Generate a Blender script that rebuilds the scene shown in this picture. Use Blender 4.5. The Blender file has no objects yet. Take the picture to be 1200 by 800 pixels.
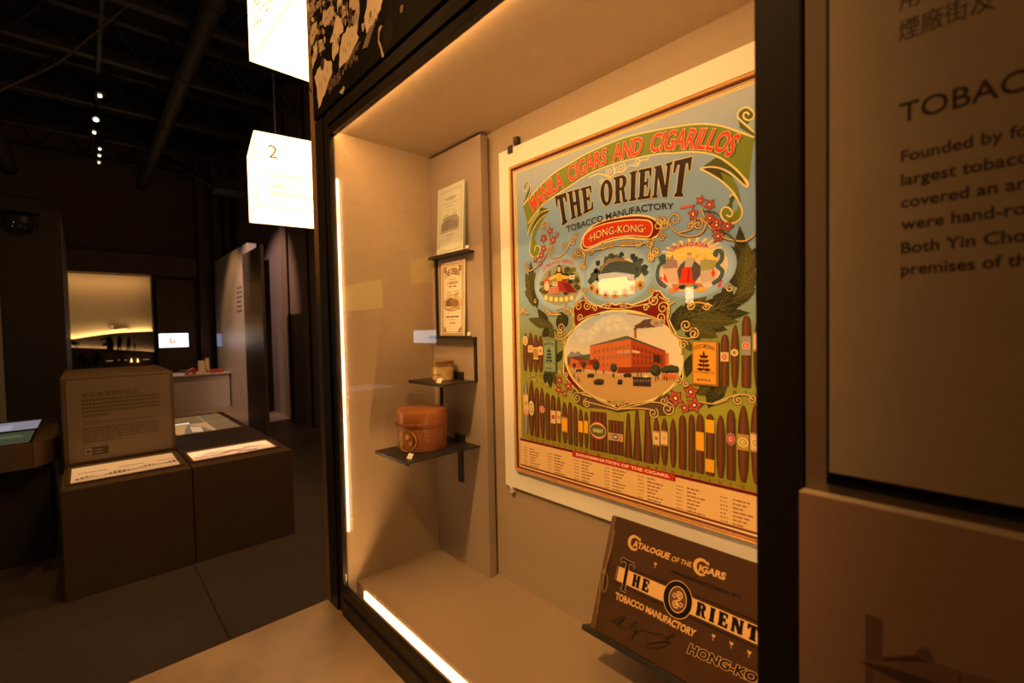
import bpy, math, random
from math import sin, cos, pi, radians
from mathutils import Vector, Matrix
from mathutils.geometry import tessellate_polygon

# ------------------------------------------------------------------ camera, world, lights, exposure
SC = bpy.context.scene
COL = SC.collection
CAM = Vector((0.0, -0.6, 1.5))
CR = Vector((0.6815, 0.7315, -0.0211))
CU = Vector((-0.0080, 0.0362, 0.9993))
CW = Vector((-0.7317, 0.6809, -0.0306))
F = 538.556
cam = bpy.data.cameras.new('camera')
cam.lens = F * 36 / 1200
cam.sensor_width = 36
cam.clip_start = 0.02
cam.dof.use_dof = True
cam.dof.focus_distance = 1.45
cam.dof.aperture_fstop = 3.2
camo = bpy.data.objects.new('camera', cam)
COL.objects.link(camo)
m = Matrix.Identity(4)
for i in range(3):
    m[i][0] = CR[i]; m[i][1] = CU[i]; m[i][2] = -CW[i]; m[i][3] = CAM[i]
camo.matrix_world = m
SC.camera = camo
SC.view_settings.view_transform = 'Standard'
SC.view_settings.look = 'None'
SC.view_settings.gamma = 1.0
SC.view_settings.exposure = 0.0
SC.view_settings.use_curve_mapping = False
world = bpy.data.worlds.new('world')
SC.world = world
world.use_nodes = True
world.node_tree.nodes['Background'].inputs[0].default_value = (1.0, 0.48, 0.18, 1)
world.node_tree.nodes['Background'].inputs[1].default_value = 0.014

WARM = (1.0, 0.51, 0.17)          # colour of the case's lamps under the photograph's white balance
K_TOP, K_SIDE, K_BOT = 80.0, 30.0, 18.0   # radiance of the case's light strips
K_SIGN = 5.0

def lamp_spot(name, loc, to, watts, deg=40, col=WARM, r=0.03, blend=0.6):
    l = bpy.data.lights.new(name, 'SPOT')
    l.energy = watts; l.color = col; l.spot_size = radians(deg); l.spot_blend = blend; l.shadow_soft_size = r
    o = bpy.data.objects.new(name, l)
    COL.objects.link(o)
    o.location = loc
    o.rotation_euler = (Vector(to) - Vector(loc)).to_track_quat('-Z', 'Y').to_euler()
    return o

def lamp_bar(name, loc, to, sx, sy, watts, spread=180, col=WARM):
    l = bpy.data.lights.new(name, 'AREA')
    l.shape = 'RECTANGLE'; l.size = sx; l.size_y = sy; l.energy = watts; l.color = col; l.spread = radians(spread)
    o = bpy.data.objects.new(name, l)
    COL.objects.link(o)
    o.location = loc
    o.rotation_euler = (Vector(to) - Vector(loc)).to_track_quat('-Z', 'Y').to_euler()
    return o
# area lamp added behind the top rail to brighten the back of the case
lamp_bar('case_fill_bar', (-0.86, 0.0285, 2.1495), (-0.86, 0.40, 1.45), 1.12, 0.006, 4.9, 165)
# the base strip's light, rising out of the trough
lamp_bar('case_base_bar', (-0.84, 0.034, 0.612), (-0.84, 0.050, 1.2), 1.16, 0.010, 6.0, 150)
HOT = (1.0, 0.46, 0.13)           # warm tone of unseen spots added without fixtures
lamp_spot('spot_text_panel', (0.5, -2.6, 4.3), (-0.05, 0.0, 1.80), 78, 24, HOT)
lamp_spot('spot_case', (-0.35, -2.2, 4.75), (-0.82, 0.4, 1.10), 850, 20, WARM, 0.16)
lamp_spot('spot_photo_panel', (-0.9, -2.4, 4.4), (-1.35, 0.0, 2.5), 540, 24, HOT)
lamp_spot('spot_kiosk', (-4.4, -0.4, 4.5), (-4.5, -0.2, 0.6), 42, 30, HOT)
lamp_spot('spot_ledge', (-1.5, -1.4, 4.4), (-1.35, -0.3, 0.55), 290, 18, HOT)
lamp_spot('spot_counter', (-8.9, 0.1, 4.5), (-11.2, 1.1, 0.6), 24, 26, (1.0, 0.52, 0.22))  # unseen spots from here on are added to brighten the dim hall
lamp_spot('spot_partition', (-9.9, -0.1, 4.5), (-10.4, 1.55, 1.4), 330, 50, (1.0, 0.52, 0.22))
lamp_spot('spot_slab', (-6.4, 0.2, 4.6), (-8.2, 1.7, 1.2), 30, 45, HOT)
lamp_spot('fill_pillar_side', (-7.5, 0.7, 4.4), (-7.3, -0.75, 1.9), 60, 45, HOT)  # unseen spot added in place of display light on the wall end
lamp_spot('fill_end_wall', (-7.9, 0.05, 4.5), (-9.2, 2.0, 1.6), 560, 50, (1.0, 0.6, 0.42))  # unseen spot added to brighten the mauve wall
lamp_spot('spot_aisle', (-2.6, -1.2, 4.5), (-3.0, 0.2, 0.0), 10, 60, HOT)

# ------------------------------------------------------------------ helpers
def ray(px, py):
    return CR * ((px - 600) / F) + CU * ((400 - py) / F) + CW
def at(px, py, ax, val):
    """the point of the plane (axis = value) seen at a pixel of the 1200x800 photograph"""
    v = ray(px, py)
    return CAM + v * ((val - CAM[ax]) / v[ax])

def lin(c):
    c /= 255.0
    return c / 12.92 if c <= 0.04045 else ((c + 0.055) / 1.055) ** 2.4
def alb(r, g, b, k=0.82):
    """pigment from a colour seen under the warm lamps"""
    w = (1.0, 0.52, 0.165)
    return tuple(min(0.9, k * lin(x) / y) for x, y in zip((r, g, b), w))

def albw(r, g, b, k=0.82):
    return alb(min(255, r * 1.06), g * 0.92, b * 0.72, k)

def mat(name, col, rough=0.6, metal=0.0, noise=0.0, scale=20.0, bump=0.0, spec=0.5, stretch=None):
    mt = bpy.data.materials.new(name)
    mt.use_nodes = True
    nt = mt.node_tree
    b = nt.nodes['Principled BSDF']
    b.inputs['Base Color'].default_value = (*col, 1)
    b.inputs['Roughness'].default_value = rough
    b.inputs['Metallic'].default_value = metal
    b.inputs['Specular IOR Level'].default_value = spec
    if noise or bump:
        tc = nt.nodes.new('ShaderNodeTexCoord')
        mp = nt.nodes.new('ShaderNodeMapping')
        if stretch: mp.inputs['Scale'].default_value = stretch
        nz = nt.nodes.new('ShaderNodeTexNoise')
        nz.inputs['Scale'].default_value = scale
        nz.inputs['Detail'].default_value = 5
        nt.links.new(tc.outputs['Object'], mp.inputs['Vector'])
        nt.links.new(mp.outputs['Vector'], nz.inputs['Vector'])
        if noise:
            rp = nt.nodes.new('ShaderNodeMapRange')
            rp.inputs[1].default_value = 0.3; rp.inputs[2].default_value = 0.7
            rp.inputs[3].default_value = 1 - noise; rp.inputs[4].default_value = 1 + noise
            mx = nt.nodes.new('ShaderNodeVectorMath'); mx.operation = 'SCALE'
            mx.inputs[0].default_value = col
            nt.links.new(nz.outputs['Fac'], rp.inputs[0])
            nt.links.new(rp.outputs[0], mx.inputs['Scale'])
            nt.links.new(mx.outputs[0], b.inputs['Base Color'])
        if bump:
            bp = nt.nodes.new('ShaderNodeBump')
            bp.inputs['Strength'].default_value = bump
            bp.inputs['Distance'].default_value = 0.002
            nt.links.new(nz.outputs['Fac'], bp.inputs['Height'])
            nt.links.new(bp.outputs[0], b.inputs['Normal'])
    return mt

def emit(name, col, k):
    mt = bpy.data.materials.new(name)
    mt.use_nodes = True
    nt = mt.node_tree
    nt.nodes.clear()
    e = nt.nodes.new('ShaderNodeEmission'); o = nt.nodes.new('ShaderNodeOutputMaterial')
    e.inputs[0].default_value = (*col, 1); e.inputs[1].default_value = k
    nt.links.new(e.outputs[0], o.inputs[0])
    return mt

def ink_mat(name, rough=0.55, glow=0.0):
    """printed sheet: pigment from the mesh's colour attribute; glow = a backlit print or a screen"""
    mt = bpy.data.materials.new(name)
    mt.use_nodes = True
    nt = mt.node_tree
    b = nt.nodes['Principled BSDF']
    a = nt.nodes.new('ShaderNodeAttribute'); a.attribute_name = 'Col'
    b.inputs['Roughness'].default_value = rough
    b.inputs['Specular IOR Level'].default_value = 0.0 if glow else 0.22
    nt.links.new(a.outputs['Color'], b.inputs['Base Color'])
    if glow:
        nt.links.new(a.outputs['Color'], b.inputs['Emission Color'])
        nt.links.remove(b.inputs['Base Color'].links[0]); b.inputs['Base Color'].default_value = (0.06, 0.05, 0.04, 1)
        b.inputs['Emission Strength'].default_value = glow
    return mt

def glass_mat():
    mt = bpy.data.materials.new('clear_pane_glass')
    mt.use_nodes = True
    nt = mt.node_tree; nt.nodes.clear()
    N = nt.nodes.new; L = nt.links.new
    o = N('ShaderNodeOutputMaterial'); mx = N('ShaderNodeMixShader')
    tr = N('ShaderNodeBsdfTransparent'); gl = N('ShaderNodeBsdfGlossy')
    gl.inputs['Roughness'].default_value = 0.0
    tr.inputs[0].default_value = (0.985, 0.99, 0.98, 1)
    g = N('ShaderNodeNewGeometry'); d = N('ShaderNodeVectorMath'); d.operation = 'DOT_PRODUCT'
    L(g.outputs['Normal'], d.inputs[0]); L(g.outputs['Incoming'], d.inputs[1])
    ab = N('ShaderNodeMath'); ab.operation = 'ABSOLUTE'; L(d.outputs['Value'], ab.inputs[0])
    om = N('ShaderNodeMath'); om.operation = 'SUBTRACT'; om.inputs[0].default_value = 1; L(ab.outputs[0], om.inputs[1])
    pw = N('ShaderNodeMath'); pw.operation = 'POWER'; pw.inputs[1].default_value = 5; L(om.outputs[0], pw.inputs[0])
    ma = N('ShaderNodeMath'); ma.operation = 'MULTIPLY_ADD'; ma.inputs[1].default_value = 0.96; ma.inputs[2].default_value = 0.035
    L(pw.outputs[0], ma.inputs[0])
    L(ma.outputs[0], mx.inputs[0]); L(tr.outputs[0], mx.inputs[1]); L(gl.outputs[0], mx.inputs[2])
    L(mx.outputs[0], o.inputs[0])
    return mt

class MB:
    """collects shapes in world coordinates; build() links them as ONE mesh object"""
    def __init__(s): s.v = []; s.f = []; s.m = []
    def add(s, vs, fs, mi=0):
        n = len(s.v)
        s.v += [Vector(p) for p in vs]
        s.f += [tuple(i + n for i in f) for f in fs]
        s.m += [mi] * len(fs)
        return s
    def box(s, x0, x1, y0, y1, z0, z1, mi=0):
        vs = [(x, y, z) for z in (z0, z1) for y in (y0, y1) for x in (x0, x1)]
        return s.add(vs, [(0, 2, 3, 1), (4, 5, 7, 6), (0, 1, 5, 4), (2, 6, 7, 3), (0, 4, 6, 2), (1, 3, 7, 5)], mi)
    def obox(s, o, ax, ay, az, mi=0):
        o, ax, ay, az = map(Vector, (o, ax, ay, az))
        vs = [o + ax * i + ay * j + az * k for k in (0, 1) for j in (0, 1) for i in (0, 1)]
        return s.add(vs, [(0, 2, 3, 1), (4, 5, 7, 6), (0, 1, 5, 4), (2, 6, 7, 3), (0, 4, 6, 2), (1, 3, 7, 5)], mi)
    def prism(s, poly, d, mi=0):
        """planar outline (3D points) pushed along d"""
        d = Vector(d); n = len(poly); P = [Vector(p) for p in poly]
        vs = P + [p + d for p in P]
        tris = tessellate_polygon([P])
        fs = [tuple(t) for t in tris] + [tuple(i + n for i in reversed(t)) for t in tris]
        fs += [(i, (i + 1) % n, (i + 1) % n + n, i + n) for i in range(n)]
        return s.add(vs, fs, mi)
    def lathe(s, cx, cy, prof, seg=48, mi=0, cap=True):
        n = len(prof); vs = []
        for r, z in prof:
            vs += [(cx + r * cos(2 * pi * k / seg), cy + r * sin(2 * pi * k / seg), z) for k in range(seg)]
        fs = [(i * seg + k, i * seg + (k + 1) % seg, (i + 1) * seg + (k + 1) % seg, (i + 1) * seg + k)
              for i in range(n - 1) for k in range(seg)]
        if cap:
            fs += [tuple(reversed(range(seg))), tuple(range((n - 1) * seg, n * seg))]
        return s.add(vs, fs, mi)
    def tube(s, pts, r, seg=8, mi=0):
        P = [Vector(p) for p in pts]; vs = []; fs = []
        for i, p in enumerate(P):
            t = (P[min(i + 1, len(P) - 1)] - P[max(i - 1, 0)]).normalized()
            a = Vector((0, 0, 1)) if abs(t.z) < 0.9 else Vector((1, 0, 0))
            u = t.cross(a).normalized(); w = t.cross(u)
            vs += [p + (u * cos(2 * pi * k / seg) + w * sin(2 * pi * k / seg)) * r for k in range(seg)]
        for i in range(len(P) - 1):
            fs += [(i * seg + k, i * seg + (k + 1) % seg, (i + 1) * seg + (k + 1) % seg, (i + 1) * seg + k) for k in range(seg)]
        fs += [tuple(reversed(range(seg))), tuple(range((len(P) - 1) * seg, len(P) * seg))]
        return s.add(vs, fs, mi)
    def build(s, name, mats, parent=None, bevel=0.0, smooth=False):
        off = ORG.get(parent.name, Vector()) if parent else Vector()
        me = bpy.data.meshes.new(name)
        me.from_pydata([p - off for p in s.v], [], s.f)
        if not isinstance(mats, (list, tuple)): mats = [mats]
        for q in mats: me.materials.append(q)
        me.polygons.foreach_set('material_index', s.m)
        if smooth:
            me.polygons.foreach_set('use_smooth', [True] * len(me.polygons))
        me.validate(); me.update()
        o = bpy.data.objects.new(name, me)
        COL.objects.link(o)
        if parent:
            o.parent = parent
        ORG[o.name] = off
        if bevel:
            bv = o.modifiers.new('bevel', 'BEVEL'); bv.width = bevel; bv.segments = 2; bv.limit_method = 'ANGLE'
        if smooth:
            es = o.modifiers.new('split', 'EDGE_SPLIT'); es.split_angle = radians(40)
        return o

ORG = {}
def thing(name, label, cat, loc, group=None):
    o = bpy.data.objects.new(name, None)
    o.empty_display_size = 0.05
    COL.objects.link(o)
    o.location = loc
    ORG[o.name] = Vector(loc)
    o['label'] = label; o['category'] = cat
    if group: o['group'] = group
    return o
def tag(o, label, cat, group=None):
    o['label'] = label; o['category'] = cat
    if group: o['group'] = group
    return o
def struct(o):
    o['kind'] = 'structure'
    return o

# ---- flat printed artwork
_gl = {}
def glyphs(text, bold=0.0, shear=0.0):
    key = (text, bold, shear)
    if key not in _gl:
        cu = bpy.data.curves.new('txt', 'FONT')
        cu.body = text; cu.size = 1; cu.offset = bold; cu.shear = shear; cu.resolution_u = 3
        cu.dimensions = '2D'; cu.fill_mode = 'BOTH'
        ob = bpy.data.objects.new('txt', cu)
        COL.objects.link(ob)
        dg = bpy.context.evaluated_depsgraph_get()
        ev = ob.evaluated_get(dg)
        me = ev.to_mesh()
        vs = [(v.co.x, v.co.y) for v in me.vertices]
        me.calc_loop_triangles()
        ts = [tuple(t.vertices) for t in me.loop_triangles]
        ev.to_mesh_clear()
        bpy.data.objects.remove(ob); bpy.data.curves.remove(cu)
        _gl[key] = (vs, ts)
    return _gl[key]

def catmull(P, n=8):
    P = [Vector(p) for p in P]
    if len(P) < 3: return P
    Q = [P[0] * 2 - P[1]] + P + [P[-1] * 2 - P[-2]]
    out = []
    for i in range(1, len(Q) - 2):
        a, b, c, d = Q[i - 1:i + 3]
        for k in range(n):
            t = k / n
            out.append(0.5 * ((2 * b) + (c - a) * t + (2 * a - 5 * b + 4 * c - d) * t * t + (3 * b - a - 3 * c + d) * t ** 3))
    out.append(P[-1])
    return out
def along(P, n):
    """n+1 points evenly spaced by length"""
    L = [0]
    for a, b in zip(P, P[1:]): L.append(L[-1] + (b - a).length)
    out = []; j = 0
    for k in range(n + 1):
        s = L[-1] * k / n
        while j < len(P) - 2 and L[j + 1] < s: j += 1
        d = (L[j + 1] - L[j]) or 1
        out.append(P[j].lerp(P[j + 1], (s - L[j]) / d))
    return out

class Art:
    def __init__(s, org, ea, eb, n, lift=0.00012):
        s.o = Vector(org); s.ea = Vector(ea); s.eb = Vector(eb); s.n = Vector(n); s.lift = lift
        s.v = []; s.f = []; s.c = []; s.k = 0
    def tri(s, pts, tris, col, ly, jit=0.0):
        n = len(s.v)
        s.k = (s.k + 1) % 24          # no two neighbours of a layer lie in one plane
        z = ly * s.lift + s.k * s.lift / 27
        # jit: overlapping strokes inside one glyph must not share a plane
        s.v += [s.o + s.ea * p[0] + s.eb * p[1] + s.n * (z + (i * 7 % 13) * jit) for i, p in enumerate(pts)]
        s.f += [tuple(i + n for i in t) for t in tris]
        if isinstance(col, list): s.c += [[col[i] for i in t] for t in tris]
        else: s.c += [[col] * len(t) for t in tris]
    def poly(s, pts, col, ly):
        P = [Vector((p[0], p[1], 0)) for p in pts]
        s.tri(pts, [tuple(t) for t in tessellate_polygon([P])], col, ly)
    def rect(s, x0, y0, x1, y1, col, ly):
        s.tri([(x0, y0), (x1, y0), (x1, y1), (x0, y1)], [(0, 1, 2, 3)], col, ly)
    def grad(s, x0, x1, stops, ly):
        for (ya, ca), (yb, cb) in zip(stops, stops[1:]):
            s.tri([(x0, ya), (x1, ya), (x1, yb), (x0, yb)], [(0, 1, 2, 3)], [ca, ca, cb, cb], ly)
    def stroke(s, pts, w, col, ly, taper=False, smooth=True, closed=False):
        P = [Vector((p[0], p[1])) for p in pts]
        if closed: P = P + [P[0]]
        if smooth and len(P) > 2: P = catmull(P, 5)
        n = len(P); vs = []
        for i, p in enumerate(P):
            a = P[max(i - 1, 0)]; b = P[min(i + 1, n - 1)]
            if closed and i in (0, n - 1): a, b = P[n - 2], P[1]
            t = b - a
            t = t.normalized() if t.length > 1e-9 else Vector((1, 0))
            nn = Vector((-t.y, t.x))
            ww = w * 0.5 * ((0.25 + 0.75 * sin(pi * min(1, 0.08 + i / max(1, n - 1)))) if taper else 1)
            vs += [p + nn * ww, p - nn * ww]
        s.tri(vs, [(2 * i, 2 * i + 1, 2 * i + 3, 2 * i + 2) for i in range(n - 1)], col, ly)
    def ell(s, cx, cy, rx, ry, col, ly, n=32, rim=None, a0=0):
        pts = [(cx + rx * cos(a0 + 2 * pi * k / n), cy + ry * sin(a0 + 2 * pi * k / n)) for k in range(n)]
        if rim is None: s.tri(pts, [tuple(range(n))], col, ly)
        else: s.tri([(cx, cy)] + pts, [(0, 1 + k, 1 + (k + 1) % n) for k in range(n)], [col] + [rim] * n, ly)
    def halo(s, cx, cy, rx, ry, k, c_in, c_out, ly, n=40):
        a = [(cx + rx * cos(2 * pi * i / n), cy + ry * sin(2 * pi * i / n)) for i in range(n)]
        b = [(cx + rx * k * cos(2 * pi * i / n), cy + ry * k * sin(2 * pi * i / n)) for i in range(n)]
        s.tri(a + b, [(i, (i + 1) % n, n + (i + 1) % n, n + i) for i in range(n)], [c_in] * n + [c_out] * n, ly)
    def spiral(s, cx, cy, r, turns, a0, sg, w, col, ly, dark=None):
        n = int(10 * turns) + 4
        pts = [(cx + r * (1 - 0.85 * k / n) * cos(a0 + sg * 2 * pi * turns * k / n),
                cy + r * (1 - 0.85 * k / n) * sin(a0 + sg * 2 * pi * turns * k / n)) for k in range(n + 1)]
        if dark: s.stroke(pts, w * 2.0, dark, ly - 1)
        s.stroke(pts, w, col, ly)
    def leaf(s, a, b, w, col, ly, vein=None):
        a = Vector(a); b = Vector(b); d = b - a; nn = Vector((-d.y, d.x)).normalized() * w
        ks = [0, .15, .35, .55, .8, 1]; ws = [0.1, .6, 1, .95, .5, 0]
        L_ = [a + d * k + nn * q for k, q in zip(ks, ws)]; R_ = [a + d * k - nn * q for k, q in zip(ks, ws)]
        s.poly(L_ + R_[::-1][1:], col, ly)
        if vein:
            s.stroke([a, a + d * 0.95], w * 0.13, vein, ly + 1, smooth=False)
            for k in (.25, .4, .55, .7):
                p = a + d * k
                for sg in (1, -1):
                    s.stroke([p, p + d * 0.14 + nn * sg * 0.7 * (1 - abs(k - .45))], w * 0.1, vein, ly + 1, smooth=False)
    def flower(s, x, y, r, ly, a0=0.3):
        pts = []; r *= 1.25
        for k in range(10):
            q = r if k % 2 == 0 else r * 0.55
            pts.append((x + q * cos(a0 + k * pi / 5), y + q * sin(a0 + k * pi / 5)))
        s.poly([(x + (p[0] - x) * 1.18, y + (p[1] - y) * 1.18) for p in pts], alb(104, 24, 8), ly)
        s.poly(pts, alb(200, 66, 30), ly + 1)
        s.ell(x, y, r * 0.42, r * 0.42, alb(130, 40, 20), ly + 2, 10)
        s.ell(x, y, r * 0.2, r * 0.2, alb(245, 180, 70), ly + 3, 8)
    def text_path(s, text, bot, top, col, ly, bold=0.0, shear=0.0, dx=0, dy=0):
        vs, ts = glyphs(text, bold, shear)
        ref, _ = glyphs(text, 0.0, shear)
        if not vs: return
        x0 = min(p[0] for p in ref); x1 = max(p[0] for p in ref)
        hv, _ = glyphs('H', 0.0, 0.0)
        h = max(p[1] for p in hv)
        n = 48
        B = along(catmull([Vector(p) for p in bot]), n); T = along(catmull([Vector(p) for p in top]), n)
        out = []
        for x, y in vs:
            u = (x - x0) / (x1 - x0) * n
            i = max(0, min(n - 1, int(u))); fr = u - i
            b = B[i] + (B[i + 1] - B[i]) * fr; t = T[i] + (T[i + 1] - T[i]) * fr
            p = b + (t - b) * (y / h)
            out.append((p.x + dx, p.y + dy))
        s.tri(out, ts, col, ly, 6e-7)
    def text(s, text, x, y, h, col, ly, bold=0.0, width=None, align='l', shear=0.0):
        vs, ts = glyphs(text, bold, shear)
        if not vs: return
        hv, _ = glyphs('H', 0.0, 0.0)
        k = h / max(p[1] for p in hv)
        x0 = min(p[0] for p in vs); x1 = max(p[0] for p in vs)
        kx = (width / (x1 - x0)) if width else k
        ox = x - {'l': 0, 'c': 0.5, 'r': 1}[align] * (x1 - x0) * kx
        s.tri([(ox + (p[0] - x0) * kx, y + p[1] * k) for p in vs], ts, col, ly, 6e-7)
    def polys(s, ps, fn, col, ly, ow=0, ocol=None, oly=None):
        for p in ps:
            q = [fn(*a) for a in p]
            s.poly(q, col, ly)
            if ow:
                s.stroke(q, ow, ocol, oly, smooth=False, closed=True)
    def build(s, name, mt, parent=None):
        off = ORG.get(parent.name, Vector()) if parent else Vector()
        me = bpy.data.meshes.new(name)
        me.from_pydata([p - off for p in s.v], [], s.f)
        at_ = me.color_attributes.new('Col', 'FLOAT_COLOR', 'CORNER')
        flat = []
        for f in s.c:
            for c in f: flat += [c[0], c[1], c[2], 1.0]
        at_.data.foreach_set('color', flat)
        me.materials.append(mt)
        me.update()
        o = bpy.data.objects.new(name, me)
        COL.objects.link(o)
        if parent: o.parent = parent
        ORG[o.name] = off
        return o

def R_(x0, y0, x1, y1): return [(x0, y0), (x1, y0), (x1, y1), (x0, y1)]
def arc(cx, cy, rx, ry, a, b, n=14):
    return [(cx + rx * cos(radians(a + (b - a) * k / n)), cy + ry * sin(radians(a + (b - a) * k / n))) for k in range(n + 1)]
SLAB = {   # slab-serif capitals, unit height
 'T': (0.86, [R_(.28, .0, .58, .9), [(.20, 0), (.66, 0), (.66, .07), (.58, .12), (.28, .12), (.20, .07)],
              R_(.02, .86, .84, 1), [(.0, .66), (.1, .66), (.18, .86), (.02, 1), (.0, 1)], [(.86, .66), (.76, .66), (.68, .86), (.84, 1), (.86, 1)]]),
 'H': (0.86, [R_(.07, 0, .34, 1), R_(.52, 0, .79, 1), R_(.33, .45, .53, .58), R_(.0, 0, .38, .08), R_(.48, 0, .86, .08), R_(.0, .92, .38, 1), R_(.48, .92, .86, 1)]),
 'E': (0.74, [R_(.07, 0, .35, 1), R_(0, 0, .7, .1), R_(0, .9, .68, 1), R_(.3, .45, .48, .57), R_(.46, .36, .55, .66),
              [(.6, .0), (.74, .0), (.74, .32), (.66, .32), (.58, .1)], [(.58, 1), (.7, 1), (.7, .7), (.63, .7), (.55, .9)]]),
 'O': (0.8, [arc(.4, .5, .4, .51, 0, 180) + arc(.4, .5, .14, .36, 180, 0), arc(.4, .5, .4, .51, 180, 360) + arc(.4, .5, .14, .36, 360, 180)]),
 'R': (0.84, [R_(.07, 0, .35, 1), R_(0, 0, .4, .08), R_(0, .9, .45, 1), arc(.44, .73, .32, .27, -90, 90) + arc(.44, .73, .08, .16, 90, -90),
              R_(.28, .46, .46, .57), R_(.28, .89, .46, 1.0), [(.42, .5), (.62, .5), (.72, .1), (.84, .1), (.84, 0), (.56, 0)]]),
 'I': (0.42, [R_(.07, 0, .35, 1), R_(0, 0, .42, .08), R_(0, .92, .42, 1)]),
 'N': (0.92, [R_(.07, 0, .25, 1), R_(.67, 0, .85, 1), [(.07, 1), (.36, 1), (.85, 0), (.58, 0)], R_(0, 0, .3, .08), R_(.6, .92, .92, 1), R_(0, .92, .3, 1)]),
}
def slab_word(art, word, place, col, ly, ow, ocol, gap=0.13, space=0.4, sq=1.0):
    """place(u in 0..1, v in 0..1) -> point"""
    tot = 0
    for ch in word: tot += (space if ch == ' ' else SLAB[ch][0] + gap)
    tot -= gap
    x = 0
    for ch in word:
        if ch == ' ': x += space; continue
        w, ps = SLAB[ch]
        art.polys(ps, lambda a, b, x=x: place((x + a) / tot, b), col, ly, ow, ocol, ly - 1)
        x += w + gap
# ------------------------------------------------------------------ materials
M = {}
M['dark_metal'] = mat('dark_bronze_metal', (0.024, 0.019, 0.015), 0.42, 0.5, noise=0.15, scale=60)
M['black_metal'] = mat('black_powder_metal', (0.022, 0.02, 0.018), 0.4, 0.3, noise=0.2, scale=80)
M['liner'] = mat('brown_liner_metal', (0.12, 0.09, 0.07), 0.45, 0.3)
M['case'] = mat('beige_case_lining', (0.42, 0.325, 0.23), 0.6, noise=0.03, scale=40, bump=0.03, spec=0.25)
M['board'] = mat('taupe_fabric_board', (0.31, 0.24, 0.185), 0.7, noise=0.05, scale=300, bump=0.05)
M['backwall'] = mat('beige_back_board', (0.37, 0.285, 0.20), 0.6, noise=0.03, scale=200, bump=0.03)
M['mat_board'] = mat('cream_mount_board', (0.82, 0.80, 0.74), 0.8, noise=0.02, scale=200)
M['ledge'] = mat('polished_stone_ledge', (0.34, 0.26, 0.185), 0.38, noise=0.18, scale=7, bump=0.06)
M['panel_beige'] = mat('matt_beige_panel', (0.45, 0.34, 0.23), 0.6, noise=0.03, scale=30)
M['panel_mauve'] = mat('satin_mauve_panel', (0.42, 0.25, 0.165), 0.5, noise=0.04, scale=9)
M['kiosk'] = mat('taupe_kiosk_laminate', (0.19, 0.115, 0.058), 0.55, noise=0.06, scale=6)
M['wall_dark'] = mat('dark_hall_paint', (0.14, 0.095, 0.07), 0.7, noise=0.1, scale=4)
M['wall_grey'] = mat('grey_partition_paint', (0.36, 0.32, 0.30), 0.4, noise=0.05, scale=5)
M['wall_lav'] = mat('mauve_wall_paint', (0.18, 0.14, 0.14), 0.5, noise=0.05, scale=5)
M['slab'] = mat('brushed_metal_slab', (0.16, 0.13, 0.11), 0.35, 0.7, noise=0.1, scale=5, stretch=(1, 1, 12))
M['black'] = mat('black_void', (0.006, 0.0055, 0.005), 0.7, spec=0.2)
M['steel'] = mat('dark_roof_steel', (0.035, 0.03, 0.026), 0.6, 0.4)
M['white'] = mat('white_counter_laminate', (0.42, 0.36, 0.32), 0.5)
M['led'] = emit('led_diffuser', WARM, K_TOP)
M['led_side'] = emit('led_diffuser_side', (1.0, 0.58, 0.26), K_SIDE)
M['led_bot'] = emit('led_diffuser_base', (1.0, 0.57, 0.24), K_BOT)
M['sign'] = emit('sign_diffuser', (1.0, 0.56, 0.235), K_SIGN)
M['sign_seam'] = emit('sign_seam', (1.0, 0.92, 0.66), 1.1)
M['sign_text'] = emit('sign_lettering', (1.0, 0.82, 0.42), 0.9)
M['sign_number'] = emit('sign_number', (0.75, 0.32, 0.08), 0.6)
M['ink'] = ink_mat('printed_ink', 0.5)
M['ink_sheen'] = ink_mat('printed_ink_satin', 0.42)
M['glass'] = glass_mat()

# floor: large stone tiles with dark joints
fm = mat('floor_stone_tiles', (0.17, 0.125, 0.10), 0.42, noise=0.12, scale=3)
nt = fm.node_tree; bs = nt.nodes['Principled BSDF']
tc = nt.nodes.new('ShaderNodeTexCoord'); mp = nt.nodes.new('ShaderNodeMapping')
mp.inputs['Location'].default_value = (0.84, 0.13, 0)
bk = nt.nodes.new('ShaderNodeTexBrick')
bk.offset = 0.5
bk.inputs['Scale'].default_value = 1.0; bk.inputs['Brick Width'].default_value = 2.4; bk.inputs['Row Height'].default_value = 1.2
bk.inputs['Mortar Size'].default_value = 0.004; bk.inputs['Mortar Smooth'].default_value = 0.2
mx = nt.nodes.new('ShaderNodeMix'); mx.data_type = 'RGBA'
src = bs.inputs['Base Color'].links[0].from_socket
nt.links.new(tc.outputs['Object'], mp.inputs['Vector']); nt.links.new(mp.outputs[0], bk.inputs['Vector'])
nt.links.new(bk.outputs['Fac'], mx.inputs['Factor']); nt.links.new(src, mx.inputs['A'])
mx.inputs['B'].default_value = (0.03, 0.02, 0.015, 1)
nt.links.new(mx.outputs['Result'], bs.inputs['Base Color'])

# ------------------------------------------------------------------ the hall
struct(MB().box(-13, 3.5, -6.5, 4, -0.1, 0).build('floor', fm))
struct(MB().box(-13, 3.5, -6.5, 4, 5.6, 5.7).build('ceiling', M['black']))
struct(MB().box(-12.75, -12.6, -6.5, 4, 0, 5.6).build('wall_far', M['wall_dark']))
struct(MB().box(-12.6, 3.5, -6.65, -6.5, 0, 5.6).build('wall_left', M['wall_dark']))
struct(MB().box(-12.6, -8.7, 2.02, 2.12, 0, 3.9).build('wall_right', M['wall_lav']))
struct(MB().box(-8.7, -3.0, 1.98, 2.12, 0, 5.6).box(-12.6, -8.7, 2.06, 2.12, 3.9, 5.6).build('wall_side', M['wall_dark']))
struct(MB().box(3.4, 3.5, -6.5, 4, 0, 5.6).build('wall_near', M['wall_dark']))
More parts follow.
